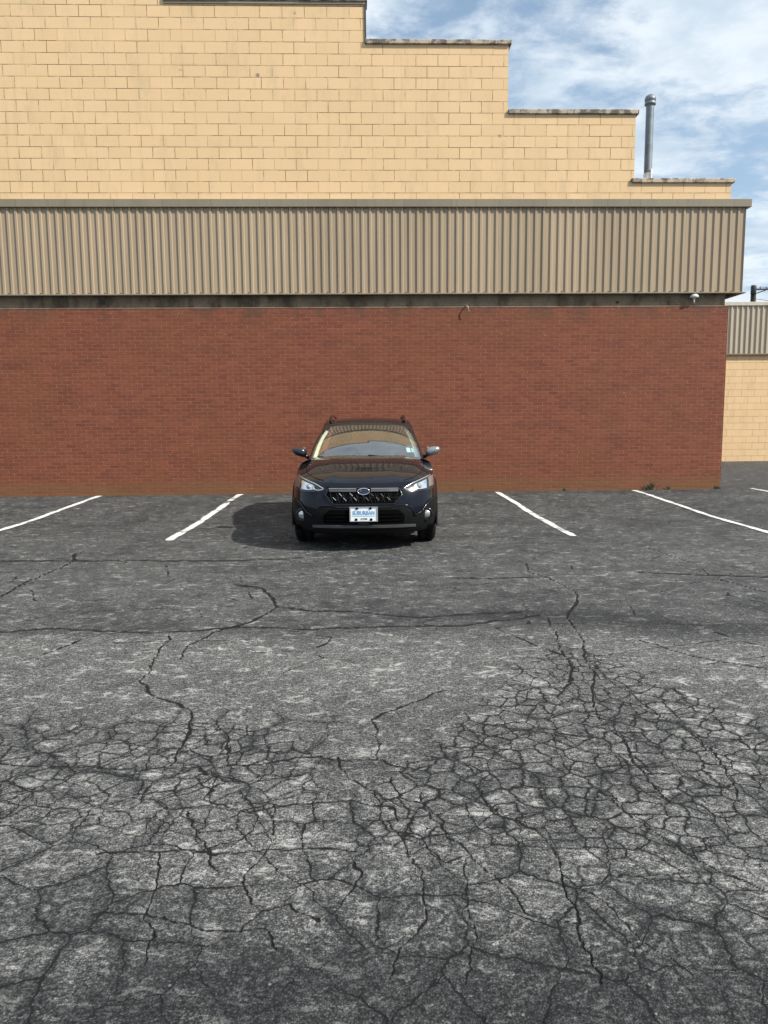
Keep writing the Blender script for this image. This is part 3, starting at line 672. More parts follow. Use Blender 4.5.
MIRP = plain('satin_black_mirror_cap', (.012, .014, .02), .3, .4, coat=1, coat_rough=.22)
PLA = plain('black_textured_plastic', (.008, .0085, .009), .5, nscale=30, nbump=.2, spec=.12)
GLB = plain('gloss_black_plastic', (.005, .005, .006), .2, coat=.15)
VOID = plain('dark_void', (.002, .002, .002), .9, spec=.05)
CHR = plain('chrome', (.85, .86, .88), .12, 1.0, noise=.03)
SAT = plain('satin_grey_trim', (.10, .10, .105), .35, .6)
SKID = plain('silver_skid', (.13, .133, .137), .42, .5)
RUB = plain('tyre_rubber', (.013, .013, .013), .85, nscale=20, spec=.2)
ALU = plain('machined_alloy', (.42, .43, .45), .3, .9)
TRIMI = plain('light_interior_trim', (.85, .84, .70), .6)
DASH = plain('charcoal_dash', (.05, .052, .055), .75)
SEAT = plain('grey_seat_cloth', (.07, .07, .072), .9)
def glass_mat(name, tint, ior, rough=.01, dirt=.0):
    m = bpy.data.materials.new(name); m.use_nodes = True; t = NT(m.node_tree); t.n.clear()
    out = t.node('ShaderNodeOutputMaterial')
    g = t.node('ShaderNodeBsdfGlossy', I={'Roughness': rough, 'Color': (1, 1, 1, 1)}); tr = t.node('ShaderNodeBsdfTransparent', I={'Color': (*tint, 1)})
    r0 = ((ior-1)/(ior+1))**2
    fc = t.node('ShaderNodeLayerWeight', I={'Blend': .5}).outputs['Facing']
    fr = t.m('ADD', r0, t.m('MULTIPLY', t.m('POWER', fc, 5.0), 1-r0))
    mx = t.node('ShaderNodeMixShader'); t.put(mx.inputs[0], fr); t.l.new(tr.outputs[0], mx.inputs[1]); t.l.new(g.outputs[0], mx.inputs[2])
    res = mx.outputs[0]
    if dirt:
        pos = t.node('ShaderNodeTexCoord').outputs['Object']
        df = t.node('ShaderNodeBsdfDiffuse', I={'Color': (.55, .56, .55, 1)})
        m2 = t.node('ShaderNodeMixShader'); t.put(m2.inputs[0], t.ramp(t.noise(pos, 5, 6, .7), .3, .8, dirt*.5, dirt*1.6)); t.l.new(res, m2.inputs[1]); t.l.new(df.outputs[0], m2.inputs[2]); res = m2.outputs[0]
    t.l.new(res, out.inputs[0]); return m
WSG = glass_mat('windshield_glass', (.84, .90, .84), 3.2, .01, .02)
SDG = glass_mat('tinted_side_glass', (.18, .20, .20), 1.55)
LNG = glass_mat('clear_lens', (.93, .94, .95), 1.45)

def build_car():
    car = thing('parked_car', 'dark blue-black compact crossover parked nose out against the red brick wall', 'car', (-.235, 8.87+2.24, 0.006), 0)
    OFF = (0, -2.24, 0)
    def B(mb, name, m, par=car, fixn=True): return mb.build(name, m, par, off=OFF, fixn=fixn)
    L = 4.48; COWL = 1.32
    # ---- shell rings: (half width, nose y, z, side lift)
    LV = [(.78, .16, .205, .0), (.84, .07, .235, .0), (.875, .03, .30, .0), (.888, .0, .42, .0), (.892, .0, .52, .03), (.888, .015, .60, .07), (.880, .045, .68, .115), (.868, .085, .735, .165), (.850, .125, .765, .205)]
    def cr1(p0, p1, p2, p3, q):
        return .5*((2*p1)+(-p0+p2)*q+(2*p0-5*p1+4*p2-p3)*q*q+(-p0+3*p1-3*p2+p3)*q**3)
    def level(tv):
        i = min(int(tv), len(LV)-2); q = tv-i; g = lambda k: LV[max(0, min(len(LV)-1, k))]
        return [cr1(g(i-1)[c], g(i)[c], g(i+1)[c], g(i+2)[c], q) for c in range(4)]
    NF = 44; NS = 90; NB = 26
    def ring(lv):
        W_, f_, z_, k_ = lv; P = []; n_ = 3.0; Bf = .88
        for i in range(NF+1):                              # front corner (centre -> side)
            a = math.pi/2*i/NF; sx = math.sin(a)**(2/n_) if i else 0; cxx = math.cos(a)**(2/n_) if i < NF else 0
            P.append((W_*sx, f_+Bf*(1-cxx)))
        y0 = f_+Bf; yb = L-.55
        for i in range(1, NS): P.append((W_, y0+(yb-y0)*i/NS))
        for i in range(NB+1):
            a = math.pi/2*i/NB; sx = math.cos(a)**(2/n_) if i < NB else 0; cxx = math.sin(a)**(2/n_) if i else 0
            P.append(((W_-.02)*sx if sx < 1 else W_, yb+(.55-f_*.5)*cxx))
        out = []
        for x, y in P:
            g = min(1, max(0, y/COWL)); g = g**.75
            waist = .012*math.sin(max(0, min(1, (y-1.1)/2.4))*math.pi)*(1 if .4 < z_ < .7 else .3)
            tp = 0
            out.append((x-waist*(x/W_), y, z_+k_*g+tp))
        return out
    NT_ = 40
    rows = [ring(level(len(LV)*1.0*0+(len(LV)-1)*i/NT_)) for i in range(NT_+1)]
    archy = (.935, 3.60); AR = .395
    sh = MB()
    for sgn in (1, -1):
        V = [(sgn*x, y, z) for r_ in rows for (x, y, z) in r_]; nv = len(rows[0]); F = []
        for i in range(NT_):
            for j in range(nv-1):
                idx = (i*nv+j, i*nv+j+1, (i+1)*nv+j+1, (i+1)*nv+j)
                cx_ = sum(V[k][1] for k in idx)/4; cz = sum(V[k][2] for k in idx)/4; cxx = abs(sum(V[k][0] for k in idx)/4)
                if cxx > .6 and any((cx_-ya)**2+(cz-.35)**2 < AR**2 for ya in archy): continue
                F.append(idx if sgn > 0 else idx[::-1])
        sh.add(V, F, True)
    # hood fan: from the leading-edge ring inwards to the cowl centre
    top = rows[-1]; jc = max(j for j in range(len(top)) if top[j][1] <= COWL and j < NF+NS)
    ZP = [(.0, .67), (.125, .765), (.17, .793), (.3, .862), (.45, .925), (.65, .984), (.9, 1.028), (1.1, 1.049), (1.35, 1.062)]
    def zc(y):
        for (a, za), (b_, zb) in zip(ZP[:-1], ZP[1:]):
            if y <= b_:
                i = ZP.index((a, za)); g = lambda k: ZP[max(0, min(len(ZP)-1, k))]
                q = (y-a)/(b_-a); h = b_-a
                m0 = (zb-g(i-1)[1])/(b_-g(i-1)[0]) if i else (zb-za)/h
                m1 = (g(i+2)[1]-za)/(g(i+2)[0]-a) if i+2 < len(ZP) else (zb-za)/h
                return (2*q**3-3*q*q+1)*za+(q**3-2*q*q+q)*h*m0+(-2*q**3+3*q*q)*zb+(q**3-q*q)*h*m1
        return ZP[-1][1]
    NQ = 30; hood = []
    for k in range(NQ+1):
        q = k/NQ; r_ = []
        for j in range(jc+1):
            x, y, z = top[j]
            X = x*(1-q); Yy = y+(COWL+.02-.0*x-y)*q*1.0
            Yy = y+(COWL+.10*(1-(1-x/.86)**2)*(1-q)-y)*q
            zz_ = zc(min(1.35, max(.125, Yy-.10*(X/.85)**4)))
            wq = min(1, q*3.2); wq = wq*wq*(3-2*wq)
            crown = -.018*(X/.8)**2+.012*(1/(1+math.exp(-(.50-.12*(1-Yy)-X)/.018))-.5)
            z0_ = zc(max(.125, y-.10*(x/.85)**4)); cr0 = -.018*(x/.8)**2+.012*(1/(1+math.exp(-(.50-.12*(1-y)-x)/.018))-.5)
            Z = zz_+crown+(z-z0_-cr0)*(1-wq)
            r_.append((X, Yy, Z))
        hood.append(r_)
    for sgn in (1, -1):
        P = [[(sgn*x, y, z) for x, y, z in r_] for r_ in hood]; sh.grid(P, True)
    # shoulder deck inwards behind the cowl (to the foot of the glass), and tail deck
    deck = [top[j] for j in range(jc, len(top))]
    def inner(x, y):
        return (x*.86 if y < L-.5 else x*.86, y-(.12*max(0, (y-(L-.6))/.6)), 0)
    for sgn in (1, -1):
        a_ = [(sgn*x, y, z) for x, y, z in deck]; m_ = [(sgn*x*.955, y-(.05 if y > L-.5 else 0), z+.022) for x, y, z in deck]
        b_ = [(sgn*x*.885, y-(.14 if y > L-.5 else 0), z+.028) for x, y, z in deck]
        sh.grid([a_, m_, b_], True)
    body = B(sh, 'body', PNT, fixn=False)
    bvh = BVHTree.FromPolygons([Vector(v) for v in sh.v], [tuple(f) for f in sh.f])
    def front(x, z):
        for k in range(60):
            h = bvh.ray_cast(Vector((x, -2, z)), Vector((0, 1, 0)))
            if h[0] is not None and h[0].y < 1.3: return h[0], (h[1] if h[1].y < 0 else -h[1])
            x *= .995
            if k % 3 == 2: z += (.5-z)*.02
        return Vector((x, 1.0, z)), Vector((0, -1, 0))
    def lerp_pl(pl, x):
        if x <= pl[0][0]: return pl[0][1]
        for (a, za), (b_, zb) in zip(pl[:-1], pl[1:]):
            if x <= b_: return za+(zb-za)*(x-a)/max(1e-6, b_-a)
        return pl[-1][1]
    def patch(mb, top_, bot_, off=.006, nx=24, ny=6, mir=False, thick=.02, bulge=0.0):
        """panel following the shell between an upper and a lower outline given in (x,z)"""
        x0 = max(top_[0][0], bot_[0][0]); x1 = min(top_[-1][0], bot_[-1][0])
        for sgn in ((1, -1) if mir else (1,)):
            P = []; Q = []
            for i in range(nx+1):
                x = x0+(x1-x0)*i/nx; zt = lerp_pl(top_, x); zb = lerp_pl(bot_, x); r_ = []; rb = []
                for j in range(ny+1):
                    z = zb+(zt-zb)*j/ny; h, n_ = front(x, z)
                    o_ = off+bulge*math.sin(math.pi*j/ny)*math.sin(math.pi*i/nx)
                    q = h+n_*o_; r_.append((sgn*q.x, q.y, q.z)); qb = h-n_*thick; rb.append((sgn*qb.x, qb.y, qb.z))
                P.append(r_); Q.append(rb)
            mb.grid(P, True)
            for e1, e2 in ((P[0], Q[0]), (P[-1], Q[-1]), ([r_[0] for r_ in P], [r_[0] for r_ in Q]), ([r_[-1] for r_ in P], [r_[-1] for r_ in Q])):
                mb.grid([e1, e2], False)
        return mb
    def strip(mb, pts, wd, off, mir=False, n=8, flat=1.0):
        for sgn in ((1, -1) if mir else (1,)):
            pp = []
            for (xa, za), (xb, zb) in zip(pts[:-1], pts[1:]):
                for k in range(n):
                    q = k/n; h, n_ = front(xa+(xb-xa)*q, za+(zb-za)*q); v = h+n_*off; pp.append((sgn*v.x, v.y, v.z))
            h, n_ = front(*pts[-1]); v = h+n_*off; pp.append((sgn*v.x, v.y, v.z))
            mb.tube(pp, wd, 8)
        return mb
    # ---- bumper cladding (black): centre hexagon opening, fog pods
    bc = MB()
    patch(bc, [(-.56, .50), (-.50, .545), (-.36, .545), (-.30, .525), (.30, .525), (.36, .545), (.50, .545), (.56, .50)],
          [(-.56, .26), (.56, .26)], .010, 60, 10)
    patch(bc, [(.52, .40), (.60, .40), (.67, .455), (.76, .56), (.80, .585), (.90, .60)], [(.52, .205), (.90, .205)], .012, 30, 12, mir=True)
    patch(bc, [(-.58, .262), (.58, .262)], [(-.58, .215), (.58, .215)], .016, 50, 4)
    bumper = B(bc, 'bumper_cladding', PLA)
    B(strip(strip(MB(), [(-.56, .50), (-.50, .547), (-.36, .547), (-.30, .527), (.30, .527), (.36, .547), (.50, .547), (.56, .50), (.60, .42)], .006, .012), [(.60, .425), (.665, .46), (.755, .565), (.80, .59), (.86, .60)], .006, .013, mir=True), 'bumper_edge', GLB, bumper)
    lg = patch(MB(), [(-.47, .44), (-.40, .50), (.40, .50), (.47, .44)], [(-.47, .345), (.47, .345)], .014, 40, 6); lgo = B(lg, 'lower_grille', VOID)
    sl_ = MB()
    for z in (.375, .415, .455): strip(sl_, [(-.44, z), (.44, z)], .006, .017)
    B(sl_, 'grille_slat', VOID, lgo)
    B(patch(MB(), [(-.60, .318), (-.54, .322), (.54, .322), (.60, .318)], [(-.60, .292), (.60, .292)], .022, 50, 3, thick=.0), 'skid_plate', SKID)
    # ---- main grille
    gt = [(-.445, .68), (-.42, .725), (-.40, .738), (.40, .738), (.42, .725), (.445, .68)]
    gb = [(-.445, .655), (-.36, .563), (.36, .563), (.445, .655)]
    gr = B(patch(MB(), gt, gb, .004, 50, 10), 'grille', VOID)
    B(strip(MB(), [(-.445, .665), (-.415, .73), (-.39, .742), (.39, .742), (.415, .73), (.445, .665), (.355, .562), (-.355, .562), (-.445, .665)], .010, .008), 'grille_frame', GLB, gr)
    for sx in (1, -1):
        pl = sorted([(sx*.085, 0), (sx*.40, 0)])
        x0, x1 = pl[0][0], pl[1][0]
        B(patch(MB(), [(x0, .728), (x1, .728)], [(x0, .700), (x1, .700)], .022, 20, 3), 'grille_bar', SAT, gr)
        B(strip(MB(), [(x0, .730), (x1, .730)], .0035, .026), 'bar_highlight', CHR, gr)
    mesh_ = MB()
    for k in range(-6, 7):
        x = k*.075
        for dx in (.03, -.03):
            za, zb = .688, .582
            xa, xb = x-dx*.6, x+dx*.6
            if abs(xb) < .37 and abs(xa) < .42: strip(mesh_, [(xa, za), (xb, zb)], .0045, .008, n=4)
    strip(mesh_, [(-.41, .635), (.41, .635)], .006, .007)
    B(mesh_, 'grille_mesh', PLA, gr)
    for k, (x, z) in enumerate(((-.335, .622), (-.215, .618), (-.095, .622), (-.265, .668), (-.140, .670), (-.02, .672), (.10, .668), (.215, .66), (.04, .622), (.165, .622), (.29, .622))):
        B(strip(MB(), [(x-.020, z+.018), (x+.015, z-.016)], .005, .012, n=3), 'mesh_accent', CHR if k < 5 else SAT, gr)
    # ---- emblem: blue oval with stars, chrome rim
    h, n_ = front(0, .712); ec = Vector((0, h.y-.028, .712))
    em = MB(); ring_ = [(ec.x+.068*math.cos(a), ec.y-.002, ec.z+.036*math.sin(a)) for a in [2*math.pi*k/40 for k in range(40)]]
    rb_ = [(x, y+.02, z) for x, y, z in ring_]
    em.add(ring_, [tuple(range(40))]); em.grid([ring_, rb_], False, close_v=True)
    emo = B(em, 'emblem', plain('emblem_blue', (.02, .028, .08), .25, coat=1))
    eo = MB().tube([(ec.x+.068*math.cos(a), ec.y-.004, ec.z+.036*math.sin(a)) for a in [2*math.pi*k/40 for k in range(41)]], .0055, 6, caps=False); B(eo, 'emblem_rim', CHR, emo)
    stars = MB()
    for x, z, s_ in ((-.030, .008, .017), (.006, .014, .008), (.030, .014, .008), (.002, -.010, .008), (.022, -.012, .008), (.042, -.004, .008)):
        pts = [(ec.x+x+(s_ if k % 2 == 0 else s_*.35)*math.sin(math.pi*k/4), ec.y-.0045, ec.z+z+(s_ if k % 2 == 0 else s_*.35)*math.cos(math.pi*k/4)) for k in range(8)]
        stars.add(pts, [tuple(range(8))])
    B(stars, 'emblem_star', CHR, emo, fixn=False)
    # ---- headlights
    ht = [(.455, .730), (.50, .758), (.57, .792), (.66, .822), (.74, .850), (.80, .868), (.842, .875)]
    hb = [(.455, .722), (.50, .706), (.58, .698), (.66, .697), (.74, .700), (.842, .712)]
    DRL = plain('bright_reflector', (.88, .89, .90), .2, .9); AMB = plain('amber_reflector', (.20, .15, .13), .3)
    for sgn in (1, -1):
        def flip(mb): mb.v = [(sgn*x, y, z) for x, y, z in mb.v]; return mb
        hl = B(flip(patch(MB(), ht, hb, .002, 34, 8)), 'headlight', GLB)
        rf = MB()
        patch(rf, [(.60, .775), (.68, .800), (.745, .82)], [(.60, .722), (.68, .718), (.745, .725)], .006, 12, 5, bulge=.006)
        B(flip(rf), 'reflector', DRL, hl)
        B(flip(strip(MB(), [(.475, .728), (.53, .718), (.585, .725), (.59, .765)], .007, .006)), 'daytime_light_bar', DRL, hl)
        B(flip(strip(MB(), [(.47, .738), (.57, .788), (.66, .818), (.74, .845), (.80, .862)], .0055, .005)), 'brow_trim', DRL, hl)
        h1, n1_ = front(.645, .752); c1_ = h1+n1_*.004
        pj = MB().lathe([(0, -.028), (.016, -.024), (.028, -.012), (.034, .004), (.036, .012)], (c1_.x, c1_.y, c1_.z), 'y', 20)
        B(flip(pj), 'projector_lens', plain('projector_glass', (.25, .28, .30), .05, coat=1), hl)
        B(flip(patch(MB(), [(.77, .842), (.835, .86)], [(.77, .735), (.835, .745)], .007, 8, 5)), 'side_marker', AMB, hl)
        B(flip(patch(MB(), ht, hb, .016, 34, 8, thick=.0, bulge=.006)), 'lens', LNG, hl)
        # fog lamp in its pod
        hf, nf = front(.735, .425); yf = hf.y-.016
        fp = MB().lathe([(.078, -.002), (.070, -.014), (.058, -.010), (.056, .0), (0, .01)], (.735, yf, .425), 'y', 28)
        fo = B(flip(fp), 'fog_lamp', GLB)
        B(flip(MB().lathe([(0, -.014), (.026, -.013), (.046, -.006), (.050, .004)], (.735, yf-.004, .425), 'y', 24)), 'lens', plain('fog_reflector', (.66, .67, .66), .15, .85), fo)
        # wheels with arch flare and dark liner
        for ya, front_ in ((archy[0], True), (archy[1], False)):
            fl = MB(); P = []
            for k in range(29):
                a = R(-14)+R(208)*k/28; ca, sa = math.cos(a), math.sin(a)
                P.append([(.70, ya+(AR+.015)*ca, .35+(AR+.0)*sa), (.880, ya+(AR-.005)*ca, .35+(AR-.005)*sa), (.893, ya+(AR+.005)*ca, .35+(AR+.005)*sa), (.894, ya+(AR+.045)*ca, .35+(AR+.045)*sa), (.875, ya+(AR+.058)*ca, .35+(AR+.058)*sa)])
            fl.grid(P, True); B(flip(fl), 'wheel_arch', PLA)
            ln = MB(); ln.lathe([(.43, .55), (.42, .86)], (0, ya, .36), 'x', 30); ln.add([(.55, ya+.43*math.cos(2*math.pi*k/30), .36+.43*math.sin(2*math.pi*k/30)) for k in range(30)], [tuple(range(30))])
            # trim the liner's lower half
            ln.v = [(x, y, max(z, .24)) for x, y, z in ln.v]; B(flip(ln), 'wheel_well', VOID)
            wh = MB()
            xo, xi = .885, .665
            wh.lathe([(.235, xi+.02), (.30, xi), (.330, xi+.012), (.345, xi+.035), (.348, xi+.08), (.348, xo-.08), (.345, xo-.035), (.330, xo-.012), (.30, xo), (.235, xo-.015), (.225, xo-.03), (.225, xi+.03)], (0, ya, .345), 'x', 56)
            # tread blocks
            for k in range(56):
                a = 2*math.pi*k/56
                for xx in (xi+.03, xi+.085, xo-.135, xo-.08):
                    c_ = Vector((xx+.025, ya+.349*math.cos(a), .345+.349*math.sin(a))); tv = Vector((0, -math.sin(a), math.cos(a))); rv = Vector((0, math.cos(a), math.sin(a)))
                    q8 = [c_+Vector((sx*.022, 0, 0))+tv*(st*.013)+rv*sr*.004 for sx in (-1, 1) for st in (-1, 1) for sr in (-1, 1)]
                    wh.add(q8, [(0,1,3,2), (4,6,7,5), (0,4,5,1), (2,3,7,6), (0,2,6,4), (1,5,7,3)])
            wo = B(flip(MB()), 'wheel', RUB) if False else None
            rim = MB(); rim.lathe([(.228, xo-.02), (.222, xo-.03), (.205, xo-.05), (.20, xi+.05)], (0, ya, .345), 'x', 40)
            for k in range(5):
                for d_ in (-.16, .16):
                    a = 2*math.pi*k/5+.3; a2 = a+d_
                    rim.tube([(xo-.035, ya+.05*math.cos(a), .345+.05*math.sin(a)), (xo-.028, ya+.215*math.cos(a2), .345+.215*math.sin(a2))], [.022, .016], 6)
            rim.lathe([(0, xo-.02), (.05, xo-.022), (.06, xo-.04)], (0, ya, .345), 'x', 20)
            rim.lathe([(.0, xi+.06), (.20, xi+.06)], (0, ya, .345), 'x', 24)
            wt = bpy.data.objects.new('wheel', None); COL.objects.link(wt); wt.parent = car
            wt.location = (0, 0, 0)
            B(flip(wh), 'tyre', RUB, wt); B(flip(rim), 'rim', ALU, wt)
    # ---- licence plate with frame, bolts and lettering
    yp = front(0, .45)[0].y-.032
    pl = B(MB().box(-.158, .158, yp, yp+.012, .372, .535, .003), 'licence_plate', plain('plate_white', (.80, .84, .84), .35, noise=.04))
    fr = MB(); fr.box(-.163, -.150, yp-.006, yp+.01, .368, .539).box(.150, .163, yp-.006, yp+.01, .368, .539).box(-.150, .150, yp-.006, yp+.01, .529, .539).box(-.150, .150, yp-.006, yp+.01, .368, .376)
    B(fr, 'plate_frame', plain('grey_frame', (.30, .31, .32), .4), pl)
    for x, z in ((-.078, .522), (.078, .524), (-.088, .390), (.086, .390)): B(MB().lathe([(0, -.010), (.010, -.009), (.017, 0)], (x, yp-.001, z), 'y', 12), 'bolt', VOID, pl)
    B(MB().box(-.06, .06, yp+.002, yp+.03, .33, .372), 'plate_bracket', PLA, pl)
    BLU = plain('plate_blue', (.14, .36, .66), .4, noise=.05); BLK = plain('plate_black', (.06, .06, .08), .5)
    def text(body_, size, x, z, m, nm, sx=1.0):
        cu = bpy.data.curves.new(nm, 'FONT'); cu.body = body_; cu.size = size; cu.align_x = 'CENTER'; cu.extrude = .0008; cu.offset = size*.015
        ob = bpy.data.objects.new(nm, cu); COL.objects.link(ob); bpy.context.view_layer.update()
        me = bpy.data.meshes.new_from_object(ob.evaluated_get(bpy.context.evaluated_depsgraph_get())); bpy.data.objects.remove(ob)
        me.transform(Matrix.Translation((x, yp-.002+OFF[1], z)) @ Matrix.Rotation(R(90), 4, 'X') @ Matrix.Diagonal((sx, 1, 1, 1)))
        me.materials.clear(); me.materials.append(m); o = bpy.data.objects.new(nm, me); COL.objects.link(o); o.parent = pl; return o
    text('SUBURBAN', .064, 0, .448, BLU, 'dealer_name', .80)
    text('.COM', .030, 0, .388, BLK, 'small_text', 1.1)
    B(MB().box(-.132, .132, yp-.0012, yp-.0002, .428, .436), 'blue_rule', plain('plate_light_blue', (.25, .52, .75), .4), pl)
    # ---- cowl, wipers
    # windshield surface
    def ws(u, v):
        hw = .742+(.592-.742)*v+.012*math.sin(math.pi*v)
        x = hw*u; y = 1.245+.150*u*u*(1-.2*v)+.85*v; 
        z = 1.022+.430*v+.040*math.sin(math.pi*v**.9)*(1-.15*u*u)-.020*u*u-.025*abs(u)**6*v
        return (x, y, z)
    NU, NV = 40, 24
    wsm = MB().grid([[ws(-1+2*i/NU, j/NV) for j in range(NV+1)] for i in range(NU+1)], True)
    wso = B(wsm, 'windshield', WSG)
    # black frit border just behind the glass
    fb = MB()
    def inn(q, d): return (q[0], q[1]+d*.35, q[2]-d)
    def band(u0, u1, v0, v1, nu, nv): fb.grid([[inn(ws(u0+(u1-u0)*i/nu, v0+(v1-v0)*j/nv), .006) for j in range(nv+1)] for i in range(nu+1)], True)
    band(-1, 1, 0, .06, 40, 2); band(-1, 1, .955, 1, 40, 2); band(-1, -.965, .06, .955, 2, 20); band(.965, 1, .06, .955, 2, 20); band(-.12, .12, .80, .955, 6, 4)
    B(fb, 'glass_border', VOID, wso)
    cw = MB().grid([[(x, 1.10+.10*(1-(1-abs(x)/.86)**2)+.150*(x/.742)**2*.55, 1.030-.03*(x/.8)**2) for x in [-.80+1.6*i/30 for i in range(31)]],
                    [(x*1.0, 1.26+.150*(x/.742)**2, 1.012-.025*(x/.8)**2) for x in [-.80+1.6*i/30 for i in range(31)]]], True)
    B(cw, 'cowl', PLA)
    for (x0, u1, v1) in ((-.02, -.86, .05), (.62, .05, .06)):
        a = ws(x0/.74, .0); b_ = ws(u1, v1); w_ = MB().tube([(a[0], a[1]-.02, a[2]+.0), ((a[0]+b_[0])/2, (a[1]+b_[1])/2-.05, (a[2]+b_[2])/2+.012), (b_[0], b_[1]-.025, b_[2]+.012)], [.011, .008, .006], 6)
        B(w_, 'wiper', VOID)
    # roof
    def roof(u, v):
        y = 2.095+v*1.98; hw = .592-.03*v+.018*math.sin(math.pi*v)
        z = 1.452+.108*math.sin(math.pi*(v*.80+.0)**.62)-.02*v**3
        x = hw*u; y += .120*u*u*(1-v); z -= .045*abs(u)**2.6*(1-.1*v)
        return (x, y, z)
    B(MB().grid([[roof(-1+2*i/30, j/30) for j in range(31)] for i in range(31)], True), 'roof', PNT)
    # greenhouse side: roof edge -> belt
    def belt(v):   # v 0 front .. 1 rear
        y = 1.36+v*2.75; return (.765, y, 1.005+.05*v)
    def redge(y):
        if y < 2.25:
            q = (y-1.36)/.89; q = max(0, min(1, q)); a = ws(1, q); return (a[0]+.012, max(y, a[1]-.0), a[2]-.006)
        v = min(1, (y-2.25)/1.9); r_ = roof(1, v); return (r_[0]+.018, y, r_[2]-.008)
    for sgn in (1, -1):
        def flip(mb): mb.v = [(sgn*x, y, z) for x, y, z in mb.v]; return mb
        # A pillar + cant rail as a body-colour swept strip
        path = [ws(1, q/12) for q in range(13)]+[roof(1, q/14) for q in range(1, 15)]
        pi_ = MB(); P = []
        for k, (x, y, z) in enumerate(path):
            q = min(1, k/12); P.append([(x-.004, y-.004, z+.004), (x+.014, y+.0, z+.004), (x+.030, y+.015, z-.012), (x+.040, y+.045, z-.042), (x+.032, y+.06, z-.052)])
        pi_.grid(P, True); B(flip(pi_), 'pillar', PNT)
        sg = MB(); P = []
        for k in range(31):
            v = k/30; bx, by, bz = belt(v)
            if k <= 9: a = path[min(12, int(round(k/9*12)))]; tx, ty, tz = a[0]+.036, a[1]+.05, a[2]-.047; ty = max(ty, by)
            else: a = path[12+min(14, int((k-9)/21*14+.5))]; tx, ty, tz = a[0]+.036, a[1]+.05, a[2]-.047
            P.append([(bx+(tx-bx)*s_+.012*math.sin(math.pi*s_), by+(ty-by)*s_, bz+(tz-bz)*s_) for s_ in [i/6 for i in range(7)]])
        sg.grid(P, True); B(flip(sg), 'side_window', SDG)
        B(flip(MB().tube([(x+.006, y, z-.004) for x, y, z in [P[k][0] for k in range(31)]], .009, 6)), 'belt_moulding', GLB)
        for k in (14, 23):
            q0 = P[k][0]; q1 = P[k][-1]; B(flip(MB().tube([(q0[0]+.004, q0[1], q0[2]), (P[k][3][0]+.004, P[k][3][1], P[k][3][2]), (q1[0]+.004, q1[1], q1[2])], .028, 8, squash=.35)), 'door_pillar', GLB)
        # inner A pillar trim
        it = MB(); P2 = []
        for q in range(13):
            a = ws(.962, .04+.90*q/12); b_ = ws(.905, .04+.90*q/12); P2.append([(a[0], a[1]+.02, a[2]-.014), (b_[0], b_[1]+.05, b_[2]-.035)])
        it.grid(P2, True); B(flip(it), 'pillar_trim', TRIMI)
        # roof rails
        rr = MB(); pts = []
        for k in range(13):
            v = .10+.80*k/12; x, y, z = roof(.90, v); pts.append((x, y, z+.052 if 0 < k < 12 else z+.012))
        rr.tube(pts, .017, 8); 
        for k in (1, 11):
            x, y, z = roof(.90, .10+.80*k/12); rr.tube([(x, y, z-.005), (x, y, z+.05)], [.028, .02], 8)
        B(flip(rr), 'roof_rail', GLB)
        # mirror
        mi = MB(); C0 = Vector((.905, 1.60, 1.105)); P = []
        for i in range(13):
            a = math.pi*i/12
            r_ = []
            for k in range(20):
                b_ = 2*math.pi*k/20; sx_ = math.copysign(abs(math.cos(b_))**.7, math.cos(b_)); sz_ = math.copysign(abs(math.sin(b_))**.7, math.sin(b_))
                s_ = math.sin(a)**.6 if 0 < i < 12 else 0
                xx = sx_*.098*s_; zz2 = sz_*.062*s_*(1-.18*(xx/.098)); r_.append((C0.x+xx, C0.y-.075*math.cos(a), C0.z+zz2+.02*(xx/.098)))
            P.append(r_)
        mi.grid(P, True, close_v=True); mo = B(flip(mi), 'mirror', MIR_GLINT if sgn == 1 else MIRP)
        if sgn == 1: mo['label'] = 'right door mirror with the sun glint put into its cap colour'
        B(flip(MB().tube([(.765, 1.64, 1.015), (.80, 1.63, 1.03), (.85, 1.61, 1.06)], [.03, .025, .022], 10)), 'mirror_stalk', GLB, mo)
        B(flip(MB().box(.825, .985, 1.662, 1.680, 1.055, 1.155, .006)), 'mirror_glass', plain('mirror_silver', (.8, .82, .84), .03, 1), mo)
        # chrome-lit mirror indicator
        B(flip(MB().tube([(.84, 1.545, 1.098), (.90, 1.530, 1.10), (.965, 1.545, 1.106)], .006, 6)), 'indicator', LNG, mo)
        # door handles + shut lines
        for ya in (2.45, 3.25):
            B(flip(MB().tube([(.895, ya, .86), (.918, ya+.02, .865), (.918, ya+.16, .868), (.895, ya+.18, .868)], .011, 8)), 'door_handle', PNT)
        for ya in (1.50, 2.55, 3.30):
            dl = MB(); pts = []
            for k in range(9):
                z = .30+.62*k/8; h = bvh.ray_cast(Vector((2, ya, z)), Vector((-1, 0, 0))); 
                if h[0] is not None: pts.append((h[0].x+.0005, ya, z))
            if len(pts) > 1: dl.tube(pts, .004, 5); B(flip(dl), 'shut_line', VOID)
        B(flip(MB().box(.80, .905, 1.36, 3.17, .215, .30, .02)), 'sill_cladding', PLA)
    # rear glass, tailgate
    rg = MB(); P = []
    for i in range(21):
        u_ = -1+2*i/20; a = roof(u_, 1.0); x1 = u_*.72; P.append([(a[0]+(x1-a[0])*s_, a[1]+(.30-.10*u_*u_)*s_, a[2]+(1.03-a[2])*s_+.03*math.sin(math.pi*s_)) for s_ in [k/8 for k in range(9)]])
    rg.grid(P, True); B(rg, 'rear_window', SDG)
    # hood shut lines: seam down both sides and along the nose
    def on_top(x, y, dz=.0015):
        h = bvh.ray_cast(Vector((x, y, 2)), Vector((0, 0, -1)), 1.6); return (x, y, h[0].z+dz) if h[0] is not None else None
    hs = MB()
